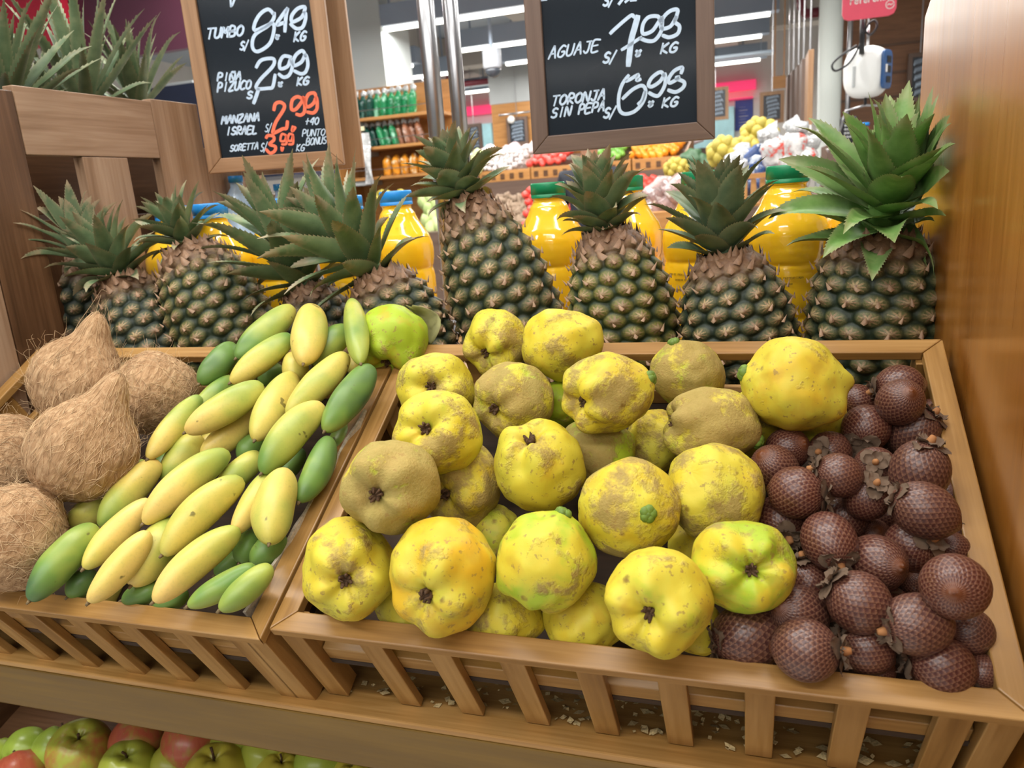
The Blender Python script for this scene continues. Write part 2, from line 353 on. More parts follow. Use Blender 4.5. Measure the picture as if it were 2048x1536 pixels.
# ---------------------------------------------------------------- display stand
SHELF_Z, TOP_Z = 0.804, 1.04
st = thing('display_stand', 'stepped wooden display stand under the two fruit crates', 'display stand', (-.46, .7, 0))
def part(mb, name, mat, parent, bevel=0.0, smooth=False):
    """world-space shapes parented under an empty that only has a location"""
    L = parent.location
    mb.v = [(x - L[0], y - L[1], z - L[2]) for x, y, z in mb.v]
    return mb.build(name, mat, parent, smooth, bevel)
part(MB().box(-1.19, .214, .625, 1.0, SHELF_Z - .008, SHELF_Z), 'shelf_board', M['wood_x'], st, .002)  # runs over the beam; its paler wood stands in for the beam top's sheen
part(MB().box(-1.19, .214, .6255, .65, .735, SHELF_Z - .0085), 'front_beam', M['beam'], st, .002)
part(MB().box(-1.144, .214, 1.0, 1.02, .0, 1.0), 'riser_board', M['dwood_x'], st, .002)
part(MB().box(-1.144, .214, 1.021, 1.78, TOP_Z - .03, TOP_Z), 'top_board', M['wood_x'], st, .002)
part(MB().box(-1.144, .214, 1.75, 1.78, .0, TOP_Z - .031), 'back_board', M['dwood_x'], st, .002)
LOWT = 0.30
LOWZ = lambda y: .425 + (y - .78) * math.tan(LOWT)
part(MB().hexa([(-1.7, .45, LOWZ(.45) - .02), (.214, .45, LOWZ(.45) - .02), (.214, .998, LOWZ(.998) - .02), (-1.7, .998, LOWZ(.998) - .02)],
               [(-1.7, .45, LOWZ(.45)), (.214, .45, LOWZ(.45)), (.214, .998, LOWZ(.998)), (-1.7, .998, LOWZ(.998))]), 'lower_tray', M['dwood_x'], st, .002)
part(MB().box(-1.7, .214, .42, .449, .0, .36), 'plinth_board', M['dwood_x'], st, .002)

# side wall of the lower tray at the left
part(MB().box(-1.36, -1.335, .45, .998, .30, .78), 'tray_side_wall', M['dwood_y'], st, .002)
# glossy end panel on the right, stepped at its far top corner
ep = MB()
prof = [(-.1, 0), (1.215, 0), (1.215, 1.535), (1.165, 1.56), (1.16, 2.05), (-.1, 2.05)]
ep.hexa([(.216, y, z) for y, z in prof], [(.245, y, z) for y, z in prof])
tag(centre(ep.build('end_panel', M['panel'], None, False, .002)), 'tall glossy orange-brown wooden end panel on the right of the fruit crates', 'panel')

# slatted panel on the left
lp = thing('slatted_end_panel', 'slatted brown wooden end panel at the left end of the pineapple row', 'panel', (-1.16, 1.2, 0))
lpb = lambda y0, y1, z0, z1, n, mt, x0=-1.168, x1=-1.146: part(MB().box(x0, x1, y0, y1, z0, z1), n, mt, lp, .0015)
lpb(.918, 1.014, .8045, 1.566, 'side_board', M['dwood_z'])
lpb(.70, .916, .8045, 1.563, 'side_board', M['pwood_z'])
lpb(1.016, 1.322, 1.466, 1.575, 'top_rail', M['pwood_y'])
lpb(1.128, 1.234, 0, 1.465, 'slat', M['pwood_z'])
lpb(1.323, 1.46, 0, 1.58, 'post', M['pwood_z'])
lpb(1.461, 1.66, 0, 1.49, 'low_board', M['pwood_z'])
lpb(1.03, 1.66, 0, 1.36, 'backing_board', M['dwood_z'], -1.26, -1.245)
lpb(1.0, 1.6, 1.37, 1.50, 'backing_rail', M['dwood_y'], -1.26, -1.245)

# ---------------------------------------------------------------- slatted fruit crates
M['floor_wood'] = wood('gap_shade_floor_wood', 0, S(40, 28, 18), S(56, 40, 26), S(72, 52, 34), .85)  # floor colour darkened so the gaps between fruit read as shade
def crate(x0, v0, w, d, label):
    o = CAM + np.array([x0, 0, 0]) + v0 * RD - RIM_H * RN
    t = thing('fruit_crate', label, 'crate', tuple(o), (TH, 0, 0)); rw, rt = .023, .012
    def rail(n, a, b, c, e, mt):
        MB().hexa([(p[0], p[1], -rt) for p in (a, b, c, e)], [(p[0], p[1], 0) for p in (a, b, c, e)]).build(n, mt, t, False, .0015)
    g = .0004
    rail('rim_rail', (g, 0), (w - g, 0), (w - rw - g, rw), (rw + g, rw), M['wood_x']); rail('rim_rail', (w - g, d), (g, d), (rw + g, d - rw), (w - rw - g, d - rw), M['wood_x'])
    rail('rim_rail', (0, d - g), (0, g), (rw, rw + g), (rw, d - rw - g), M['wood_y']); rail('rim_rail', (w, g), (w, d - g), (w - rw, d - rw - g), (w - rw, rw + g), M['wood_y'])
    xs = [x for x in [(.008 - x0) + .0735 * k for k in range(-20, 12)] if .035 < x < w - .035]
    for x in xs: MB().box(x - .0125, x + .0125, .004, .014, -.155, -rt).build('slat', M['wood_z'], t, False, .001)
    for x in xs[::2]: MB().box(x - .016, x + .016, d - .014, d - .004, -.10, -rt).build('slat', M['wood_z'], t, False, .001)
    for xx in (.003, w - .029):
        MB().box(xx, xx + .026, .004, .03, -.155, -rt).build('corner_post', M['wood_z'], t, False, .001)
        MB().box(xx, xx + .026, d - .03, d - .004, -.10, -rt).build('corner_post', M['wood_z'], t, False, .001)
    for k in range(1, 4):
        for xx in (.004, w - .014): MB().box(xx, xx + .010, d * k / 4 - .016, d * k / 4 + .016, -.10, -rt).build('slat', M['wood_z'], t, False, .001)
    MB().box(.03, w - .03, .0145, .028, -.083, -.060).build('lower_rail', M['wood_x'], t, False, .001)
    MB().box(.03, w - .03, d - .028, d - .0145, -.083, -.060).build('lower_rail', M['wood_x'], t, False, .001)
    MB().box(.0145, .028, .031, d - .031, -.083, -.060).build('lower_rail', M['wood_y'], t, False, .001)
    MB().box(w - .028, w - .0145, .031, d - .031, -.083, -.060).build('lower_rail', M['wood_y'], t, False, .001)
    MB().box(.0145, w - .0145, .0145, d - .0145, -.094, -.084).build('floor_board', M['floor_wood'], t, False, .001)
    return t
crate(-.466, .294, .672, .435, 'slatted wooden crate on the right, holding quinces and scaly brown fruit')
crate(-1.140, .282, .670, .447, 'slatted wooden crate on the left, holding coconuts and banana passionfruit')

# torn cardboard divider along the right side of the left crate
cd = MB(); pts = []
for k in range(15):
    s_ = k / 14; px = 727 + (487 - 727) * s_; py = 818 + (1224 - 818) * s_
    P = rim(px + 2 * math.sin(k * 2.1), py, .004 + .004 * math.sin(k * 1.7)); pts.append(P)
for a, b in zip(pts[:-1], pts[1:]):
    lo = lambda p: p - RN * .07; q = np.array([.0035, 0, 0])
    cd.hexa([tuple(lo(a)), tuple(lo(a) + q), tuple(lo(b) + q), tuple(lo(b))], [tuple(a), tuple(a + q), tuple(b + q), tuple(b)])
tag(centre(cd.build('cardboard_divider', plain('torn_cardboard', S(190, 178, 158), .9, .25, 300))), 'torn strip of grey-white cardboard wedged inside the left crate beside the passionfruit', 'cardboard')

# ---------------------------------------------------------------- fruit
def frame(z, seed=0):
    z = Vector(z).normalized(); x = z.orthogonal().normalized(); a = seed * 2.399
    x = (Matrix.Rotation(a, 3, z) @ x); y = z.cross(x); return Matrix((x, y, z)).transposed()

def quince_mat():
    t = NT('quince_skin'); g, fz, orr, al, rnd = t.ocol(); v = t.vec(rnd=True)
    n1 = t.noise(v, 22, 3, .55, .4); n2 = t.noise(v, 24, 5, .68, .1); n3 = t.noise(v, 150, 3, .6); n4 = t.noise(v, 420, 2, .6)
    yel = t.mix(t.math('MULTIPLY', orr, 1.0), S(206, 190, 54), S(218, 168, 36))
    yel = t.mix(t.step(n1, .35, .65), yel, S(204, 196, 68))
    grn = t.step(t.math('ADD', n1, t.math('MULTIPLY_ADD', g, .70, -.40)), .42, .58)
    c = t.mix(grn, yel, S(160, 182, 44))
    fuzz = t.step(t.math('ADD', n2, t.math('MULTIPLY_ADD', fz, .36, -.20)), .44, .55)
    hl = t.math('MULTIPLY', t.step(t.noise(v, 30, 3, .6, .2), .55, .66), .45); c = t.mix(hl, c, S(190, 148, 46)); c = t.mix(t.math('MULTIPLY', fuzz, .9), c, t.mix(n3, S(134, 114, 60), S(176, 152, 92)))
    sp = t.math('MULTIPLY', t.step(n3, .61, .67), .75); c = t.mix(sp, c, S(150, 122, 66))
    vo = t.n('ShaderNodeTexVoronoi'); t.set(vo.inputs['Vector'], v); vo.inputs['Scale'].default_value = 46
    bl = t.math('MULTIPLY', t.math('SUBTRACT', 1.0, t.step(t.math('ADD', vo.outputs['Distance'], t.math('MULTIPLY', n3, .25)), .22, .32)), t.step(n1, .52, .60))
    c = t.mix(t.math('MULTIPLY', bl, .8), c, S(128, 100, 44))
    t.bump(t.math('ADD', t.math('MULTIPLY', n4, t.math('MULTIPLY_ADD', fuzz, .9, .1)), t.math('MULTIPLY', fuzz, .5)), .55, .0016)
    return t.out(c, t.math('MULTIPLY_ADD', fuzz, .3, .5), **{'Specular IOR Level': .35})
M['quince'] = quince_mat()
M['calyx'] = plain('dry_calyx', S(84, 60, 38), .9, .35, 400)
M['stem_green'] = plain('green_stem_nub', S(100, 128, 44), .6, .3, 200)
M['dry_leaf'] = plain('dry_leaf', S(142, 140, 92), .8, .2, 60)
QLABEL = [
 'lime-green quince with a dry leaf, at the back left corner beside the passionfruit heap',
 'tan-topped quince with a puckered navel, at the back rail left of the spotted one',
 'smooth yellow quince with grey-brown spots, at the back rail below the pineapples',
 'plain yellow quince behind the lime one, second from the left in the back rows',
 'half-fuzzy greenish quince, navel on its left, in front of the spotted yellow quince',
 'lime-yellow quince with a deep brown navel, leftmost of the third row by the crate side',
 'mottled yellow quince with a brown navel at left and green nub at right, back middle',
 'felt-covered tan quince with a small green top, touching the back rail',
 'big bright yellow lumpy quince, rightmost, standing over the brown scaly fruit',
 'fuzzy tan quince lying sideways with a green nub at its right end',
 'dull yellow quince wedged low behind the fuzzy tan sideways one',
 'olive-green felted quince half hidden behind the pear-shaped yellow one',
 'smooth pear-shaped yellow quince with its navel on top, in the middle of the heap',
 'brownish yellow fuzzy quince tucked behind the grey-green felted one',
 'grey-tan felted quince with lime patches, at the left edge of the heap',
 'yellow quince with a brown star navel, front left corner of the crate',
 'large orange-yellow quince with a folded navel, second along the front rail',
 'round lime-yellow quince without visible navel, third along the front',
 'yellow tan-dusted quince with a split grey-green stem nub facing out',
 'yellow quince with round brown bruises, left of the brown scaly fruit',
 'ribbed lime quince with a brown stub in its centre, right front beside the scaly fruit',
 'large pale lemon quince with a dark navel, overhanging the front rail',
 'yellow quince with a dark blotch, under the big bright yellow lumpy one',
 'sliver of a yellow quince below the big bright lumpy one, above the scaly fruit',
 'olive yellow quince low behind the front rail, right of the orange-yellow one',
 'pale plain quince low behind the front rail, left of the big lemon one',
 'low pale quince showing between the lemon quince and the scaly fruit at the rail',
 'low olive quince peeking between the two left front quinces',
 'dark olive quince deep in the gap above the orange-yellow front quince',
 'dark green quince in the gap behind the half-fuzzy greenish one',
 'dark yellow quince deep in the gap left of the ribbed lime one']
def quince(i, row, label):
    P, rx, ry, cal, stem, g, fz, orr = row; rnd = random.Random(100 + i)
    R = (rx + ry) / 2
    ax = Vector(cal) if cal else (-Vector(stem) if stem else Vector((rnd.uniform(-.5, .5), .6, -.7)))
    fr = frame(ax, i); nu, nv = 72, 50; lob = 5; ph = rnd.uniform(0, 6); so = Vector((rnd.uniform(0, 50), rnd.uniform(0, 50), i))
    deep = rnd.uniform(.28, .40); la = rnd.uniform(.035, .075); pear = rnd.uniform(0, .12)
    if i in (12,): pear = -.16
    if i in (20, 1): la = .085
    sd = Vector(stem) if stem else None
    r3, u3 = Vector(CR), Vector(CU); pts = []
    for j in range(nv):
        row_ = []
        t = math.pi * (j + .001) / (nv - 1 + .002)
        for k in range(nu):
            p = 2 * math.pi * k / nu
            d = Vector((math.sin(t) * math.cos(p), math.sin(t) * math.sin(p), math.cos(t)))
            rr = 1.0
            rr -= deep * math.exp(-(t / .30) ** 2)
            rr += .05 * math.exp(-((t - .62) / .35) ** 2)
            rr += la * math.cos(lob * p + ph + .6 * math.sin(p)) * math.exp(-((t - .62) / .55) ** 2)
            rr -= pear * math.exp(-((t - math.pi) / .9) ** 2)
            w = fr @ d
            rr += .10 * mnoise.noise(w * 1.25 + so) + .045 * mnoise.noise(w * 2.9 + so * 2)
            rr += .006 * mnoise.noise(w * 16 + so) + .005 * mnoise.noise(w * 41 + so)
            if sd: rr += .10 * max(0, w.dot(sd)) ** 14
            if i == 8: rr += .16 * max(0, w.dot(Vector((.75, -.55, -.35)).normalized())) ** 18 + .12 * max(0, w.dot(Vector((.93, -.2, .05)).normalized())) ** 30
            row_.append(w * rr)
        pts.append(row_)
    allp = np.array([[tuple(q) for q in r_] for r_ in pts]).reshape(-1, 3)
    a = allp @ CR; b = allp @ CU; c = allp @ CF
    ca, cb = (a.max() + a.min()) / 2, (b.max() + b.min()) / 2
    a = (a - ca) * (2 * rx / (a.max() - a.min())); b = (b - cb) * (2 * ry / (b.max() - b.min())); c = (c - (c.max() + c.min()) / 2) * (2 * R / (c.max() - c.min()))
    q3 = (a[:, None] * CR + b[:, None] * CU + c[:, None] * CF)
    mb = MB(); mb.grid(q3.reshape(nv, nu, 3), closed_u=True)
    t = thing('quince', label, 'quince', P, group='quinces heaped in the right crate')
    body = mb.build('flesh', M['quince'], t, True); body.color = (g, fz, orr, 1)
    grid = q3.reshape(nv, nu, 3)
    if cal:
        base = Vector(grid[0].mean(0)); A = fr.col[2]; cm = MB()
        for k in range(7):
            an = k * 2 * math.pi / 7 + rnd.uniform(-.3, .3); o = (fr.col[0] * math.cos(an) + fr.col[1] * math.sin(an)); L = R * rnd.uniform(.13, .2)
            cm.tube([tuple(base - A * R * .03), tuple(base + o * L * .45 + A * L * .5), tuple(base + o * L * .7 + A * L * rnd.uniform(.7, 1.2)), tuple(base + o * L * rnd.uniform(.2, .9) + A * L * 1.3)], [R * .055, R * .05, R * .03, R * .008], 5)
        cm.ball(tuple(base), R * .09, 8)
        cm.build('calyx', M['calyx'], t, True)
    if stem:
        tip = max((Vector(p) for p in q3[::3]), key=lambda p: p.dot(sd)); sm = MB()
        f2 = frame(sd, 1)
        for k in range(5):
            an = k * 2 * math.pi / 5; o = f2.col[0] * math.cos(an) + f2.col[1] * math.sin(an)
            sm.ball(tuple(tip * .96 + o * R * .07), R * .115, 10)
        sm.tube([tuple(tip * .95), tuple(tip * 1.06)], [R * .11, R * .07], 8)
        sm.build('stem_nub', M['stem_green'], t, True)
    if i == 0:
        lf = MB(); n = 9; base = Vector(at(820, 612, P[1] + .03)) - Vector(P); tip = Vector(at(862, 690, P[1] + .045)) - Vector(P); G = []
        for k in range(n):
            s_ = k / (n - 1); w = .019 * math.sin(math.pi * min(1, s_ * .9 + .06)) ** .7; c_ = base.lerp(tip, s_) + Vector((.012 * math.sin(3 * s_), .01 * math.sin(5 * s_), 0))
            G.append([tuple(c_ + Vector((-w, 0, .3 * w))), tuple(c_ + Vector((0, .004, -.002))), tuple(c_ + Vector((w, -.004, .4 * w)))])
        lf.grid(G); o = lf.build('dry_leaf', M['dry_leaf'], t, True); o['label'] = 'dry grey-green leaf'; so_ = o.modifiers.new('thick', 'SOLIDIFY'); so_.thickness = .0006
    return t
for i, row in enumerate(QUINCES): quince(i, row, QLABEL[i])

# scaly palm fruit -------------------------------------------------------------
def scaly_mat():
    t = NT('scaly_skin'); r_, g_, b_, al, rnd = t.ocol(); v = t.vec(rnd=True); e = t.attr('edge'); ti = t.attr('tip')
    n1 = t.noise(v, 40, 2); n2 = t.noise(v, 600, 2)
    c = t.mix(t.step(n1, .35, .65), S(58, 25, 22), S(86, 39, 33)); c = t.mix(t.math('MULTIPLY', rnd, .5), c, S(72, 52, 48))
    c = t.mix(t.math('MULTIPLY', e, .65), c, S(42, 20, 14)); c = t.mix(t.math('MULTIPLY', ti, .8), c, t.mix(n2, S(150, 112, 88), S(112, 72, 54)))
    fl = t.step(t.attr('pole'), .86, 1.0); c = t.mix(fl, c, S(120, 66, 30))
    return t.out(c, .34, **{'Specular IOR Level': .5})
M['scaly'] = scaly_mat(); M['scaly_calyx'] = plain('dry_brown_cap', S(104, 84, 66), .85, .4, 260); M['stub'] = plain('woody_stub', S(164, 112, 66), .8, .3, 300)
def scaly_mesh(seed):
    rnd = random.Random(seed); nu, nv = 168, 138; NR, NC = 22, 28; G = np.zeros((nv, nu, 3)); ed = np.zeros((nv, nu)); tp = np.zeros((nv, nu)); po = np.zeros((nv, nu)); el = rnd.uniform(1.02, 1.2)
    for j in range(nv):
        t = math.pi * (j + .01) / (nv - 1 + .02)
        for k in range(nu):
            p = 2 * math.pi * k / nu
            ct = -math.cos(t); fr_ = (t / math.pi) * NR; best = -9; d_ = 0
            # overlapping scales: each points to the tip pole
            hmax = -1; dt = 0
            for rr_ in (math.floor(fr_) - 1, math.floor(fr_), math.floor(fr_) + 1):
                u = p / (2 * math.pi) * NC + (.5 if rr_ % 2 else 0); du = abs(u - math.floor(u) - .5); dv = fr_ - rr_ - .1
                q = du * 2; lim = 1.35 * (1 - q * q * .62)
                if -.55 < dv < lim:
                    h = .35 + .65 * (dv + .55) / (lim + .55); s_ = (lim - dv)
                    if rr_ == math.floor(fr_) - 1 or hmax < 0 or True:
                        if h > hmax: hmax = h; dt = s_; qq = q
            d_ = max(hmax, 0)
            sh = 1 + .02 * mnoise.noise(Vector((math.sin(t) * math.cos(p) + seed * 9, math.sin(t) * math.sin(p), ct)))
            rr = (1.0 + .035 * (d_ - .6)) * sh
            tipb = .10 * math.exp(-((math.pi - t) / .22) ** 2)
            G[j, k] = (rr * math.sin(t) * math.cos(p), rr * math.sin(t) * math.sin(p), (rr + tipb) * math.cos(t) * el)
            ed[j, k] = 1 - min(1, d_ * 1.5); tp[j, k] = 1.0 if (hmax > .9) else max(0, (hmax - .72) / .18) * .7; po[j, k] = t / math.pi
    mb = MB(); mb.grid(G, closed_u=True, edge=ed, tip=tp, pole=po); return mb.mesh('scaly_husk', M['scaly'], True)
SCALY = [scaly_mesh(s) for s in (1, 2, 3)]
def cap_mesh(seed):
    rnd = random.Random(seed); mb = MB()
    for ring, (n, r0, r1, z1) in enumerate(((3, .12, .74, .16), (4, .1, .52, .3))):
        for k in range(n):
            a = (k + .5 * ring) * 2 * math.pi / n + rnd.uniform(-.2, .2); G = []
            for s_ in np.linspace(0, 1, 7):
                row = []
                for w in np.linspace(-1, 1, 7):
                    r = r0 * .2 + (r1 * rnd.uniform(.97, 1.03)) * s_; aa = a + w * 1.15 * (1 - s_ ** 2.2 * .8)
                    zz = .98 * 1.1 - .26 * r * r * 1.6 + z1 * (.25 + s_ * s_ * rnd.uniform(.3, 1.0)) * (1 + .3 * abs(w))
                    row.append((r * math.cos(aa), r * math.sin(aa), zz))
                G.append(row)
            mb.grid(G)
    o = mb
    return o.mesh('husk_cap', M['scaly_calyx'], True)
CAPS = [cap_mesh(s) for s in (5, 6, 7)]
stub = MB().tube([(0, 0, 1.0), (.03, .02, 1.25), (.06, .0, 1.42)], [.17, .15, .10], 8).mesh('stem_stub', M['stub'], True)
def order_words(items, rows, names):
    """row / place words for things of one heap, from their own places: row by distance, place from the left"""
    idx = sorted(range(len(items)), key=lambda q: items[q][1]); out = [''] * len(items); per = math.ceil(len(idx) / rows)
    N = ['first', 'second', 'third', 'fourth', 'fifth', 'sixth', 'seventh', 'eighth', 'ninth', 'tenth', 'eleventh', 'twelfth']
    for r in range(rows):
        rr = sorted(idx[r * per:(r + 1) * per], key=lambda q: items[q][0])
        for k, q in enumerate(rr): out[q] = N[k] + ' from left, ' + names[r]
    return out
AROW = order_words([(r[0][0], r[0][1]) for r in PALM_FRUIT], 8, ['front row', 'second row from the front', 'third row', 'fourth row', 'fifth row', 'sixth row', 'seventh row', 'back row'])
for i, (P, R, cal) in enumerate(PALM_FRUIT):
    rnd = random.Random(300 + i); look = 'with ragged brown cap' if cal else ('with its cap hidden' if R > .016 else 'half buried')
    t = thing('scaly_palm_fruit', 'scaly fruit %s, %s' % (look, AROW[i]), 'scaly fruit', P, group='scaly palm fruit heaped in the right crate')
    ax = Vector(cal) if cal else Vector((rnd.uniform(-1, 1), rnd.uniform(.0, 1), rnd.uniform(-1, -.2)))
    t.rotation_euler = frame(ax, i).to_euler(); s = R * 1.05; t.scale = (s, s, s)
    b = put(SCALY[i % 3], 'scaly_husk', t); b.color = (rnd.random(), rnd.random(), 0, 1)
    if cal:
        put(CAPS[i % 3], 'husk_cap', t)
        if i % 2 == 0 or i in (9, 12): put(stub, 'stem_stub', t)

# banana passionfruit ------------------------------------------------------------
def tumbo_mat():
    t = NT('passionfruit_skin'); yl, sg, _, al, rnd = t.ocol(); v = t.vec(rnd=True); n1 = t.noise(v, 18, 2, .5, .3); n2 = t.noise(v, 260, 3, .6); n3 = t.noise(v, 60, 2)
    sx = t.n('ShaderNodeSeparateXYZ'); t.set(sx.inputs[0], t.tc.outputs['Object'])
    gz = t.math('MULTIPLY', t.math('MULTIPLY', sx.outputs[2], t.math('MULTIPLY_ADD', sg, 2.0, -1.0)), 7.0)
    f = t.math('ADD', t.math('ADD', yl, gz), t.math('MULTIPLY_ADD', n1, 1.3, -.65))
    c = t.ramp(t.math('MULTIPLY_ADD', f, .6, .28), [(.05, S(62, 92, 62)), (.3, S(106, 140, 62)), (.52, S(166, 176, 78)), (.72, S(208, 190, 92)), (.95, S(224, 192, 108))])
    c = t.mix(t.math('MULTIPLY', t.step(n2, .5, .8), .22), c, S(120, 128, 70)); c = t.mix(t.math('MULTIPLY', t.step(n3, .70, .74), .75), c, S(84, 78, 40))
    t.bump(n2, .1, .0005)
    return t.out(c, .42, **{'Specular IOR Level': .45})
M['tumbo'] = tumbo_mat(); M['tumbo_tip'] = plain('brown_tip', S(110, 92, 60), .8, .3, 400)
def tone(y):
    return 'deep green' if y < -.15 else 'green' if y < .15 else 'yellowing green' if y < .4 else 'green-yellow' if y < .65 else 'yellow' if y < .85 else 'ripe golden'
mids = [((a[0] + b[0]) / 2, (a[1] + b[1]) / 2) for a, b, *_ in TUMBOS]
TROW = order_words(mids, 8, ['front row on the rail', 'second row from the front', 'third row', 'fourth row', 'fifth row', 'sixth row', 'seventh row', 'back row by the pineapples'])
def tumbo(P0, P1, R, yl, sg, label, i):
    rnd = random.Random(500 + i); P0, P1 = Vector(P0), Vector(P1); L = (P1 - P0).length; fr = frame(P1 - P0, i); nu, nv = 36, 40; G = np.zeros((nv, nu, 3)); so = Vector((i * 3.1, 2, 5))
    be = rnd.uniform(-.06, .06) * L
    for j in range(nv):
        s_ = j / (nv - 1); z = -1 + 2 * s_
        pr = max(0.0, 1 - abs(z) ** (2.3 if z < 0 else 2.1)) ** (.46 if z < 0 else .56)
        for k in range(nu):
            p = 2 * math.pi * k / nu; q = Vector((math.cos(p), math.sin(p), z))
            rr = R * pr * (1 + .035 * math.cos(3 * p + i) + .06 * mnoise.noise(Vector((q.x * .8, q.y * .8, z * 1.6)) + so))
            G[j, k] = (rr * math.cos(p) + be * (1 - z * z), rr * math.sin(p), z * L / 2)
    t = thing('banana_passionfruit', label, 'passionfruit', tuple((P0 + P1) / 2), fr.to_euler(), 'banana passionfruit heaped in the left crate')
    b = MB().grid(G, closed_u=True).build('skin', M['tumbo'], t, True); b.color = (yl, (sg + 1) / 2, 0, 1)
    MB().tube([(0, 0, L / 2 - .001), (0, 0, L / 2 + .0035)], [.0024, .0012], 6).build('tip', M['tumbo_tip'], t, True)
    return t
for i, (P0, P1, R, yl, sg) in enumerate(TUMBOS):
    tumbo(P0, P1, R, yl, sg, '%s banana passionfruit, %s' % (tone(yl), TROW[i]), i)

# one that has slipped through to the slats
P1 = CAM + np.array([0, 0, 0]); d = ray(186, 1262); tt = .300 / (d @ RD); P1 = CAM + d * tt
tumbo(tuple(P1 + RD * .085 + RN * .004 + np.array([-.012, 0, 0])), tuple(P1 - RD * .004), .0135, .9, 1, 'ripe golden banana passionfruit poking out between the front slats of the left crate', 90)

# coconuts ------------------------------------------------------------------------
def coco_mat():
    t = NT('coconut_husk'); v = t.vec((1, 1, .22), rnd=True); n1 = t.noise(v, 190, 4, .7, .6); n2 = t.noise(t.vec(rnd=True), 16, 3)
    c = t.ramp(n1, [(.25, S(118, 88, 60)), (.5, S(172, 138, 102)), (.75, S(206, 176, 138))]); c = t.mix(t.math('MULTIPLY', t.step(n2, .58, .68), .5), c, S(120, 84, 54))
    t.bump(n1, .9, .003); return t.out(c, .95, **{'Specular IOR Level': .15})
M['coco'] = coco_mat(); M['fibre'] = plain('coconut_fibre', S(204, 174, 134), .85, .3, 60)
CLABEL = ['fibrous brown coconut with a tall tuft, at the back left of its crate', 'round hairy coconut without tuft, next to the passionfruit heap', 'fibrous coconut with a pointed tuft, in the middle of the coconut pile', 'pale coconut cut by the left edge of the photo, behind the front one', 'pale hairy coconut at the front left corner on the crate rail']
for i, (P, R, tuft) in enumerate(COCONUTS):
    rnd = random.Random(40 + i); ax = Vector(tuft) if tuft else Vector((rnd.uniform(-.5, .5), .8, .5)); fr = frame(ax, i); nu, nv = 72, 56; G = np.zeros((nv, nu, 3)); so = Vector((i * 7, 1, 2))
    def surf(t, p):
        d = Vector((math.sin(t) * math.cos(p), math.sin(t) * math.sin(p), math.cos(t))); rr = 1 + .06 * mnoise.noise(d * 1.6 + so) + .03 * mnoise.noise(d * 7 + so)
        rr *= 1 - .05 * math.cos(3 * p) * math.exp(-((t - 1) / .6) ** 2)
        rr *= .93
        if tuft: rr += .66 * math.exp(-(t / .25) ** 2) + .11 * math.exp(-((t - .4) / .4) ** 2)
        return d * rr * R
    for j in range(nv):
        for k in range(nu): G[j, k] = surf(math.pi * (j + .001) / (nv - 1 + .002), 2 * math.pi * k / nu)
    t = thing('coconut', CLABEL[i], 'coconut', P, fr.to_euler(), 'coconuts piled in the left crate')
    MB().grid(G, closed_u=True).build('husk', M['coco'], t, True)
    cu = bpy.data.curves.new('fibre_strands', 'CURVE'); cu.dimensions = '3D'; cu.bevel_depth = .00030; cu.bevel_resolution = 0
    for k in range(640):
        t0 = math.acos(rnd.uniform(-.9, 1)); p0 = rnd.uniform(0, 6.283); n = 6; sp = cu.splines.new('POLY'); sp.points.add(n - 1)
        loose = rnd.random() < .2; pts = []
        dt, dp = rnd.uniform(-.5, -.1) if tuft else rnd.uniform(-.35, .35), rnd.uniform(-.3, .3) if tuft else rnd.uniform(-.7, .7)
        for q in range(n):
            s_ = q / (n - 1); tt = max(.02, t0 + dt * s_); w = surf(tt, p0 + dp * s_); lift = (1.004 + .012 * math.sin(math.pi * s_)) + (rnd.uniform(.1, .45) * s_ ** 2 if loose else (.03 * s_ * s_ if k % 5 == 0 else 0))
            w = w * lift + (Vector((rnd.uniform(-1, 1), rnd.uniform(-1, 1), rnd.uniform(-1, 1))) * .004 * s_ if loose else Vector())
            pts += [w.x, w.y, w.z, rnd.uniform(.7, 1.2) * (1 - .6 * s_)]
        for q in range(n): sp.points[q].co = (*pts[4 * q:4 * q + 3], 1); sp.points[q].radius = pts[4 * q + 3]
    cu.materials.append(M['fibre']); o = bpy.data.objects.new('fibre_strands', cu); link(o); o.parent = t; o['kind'] = 'stuff'

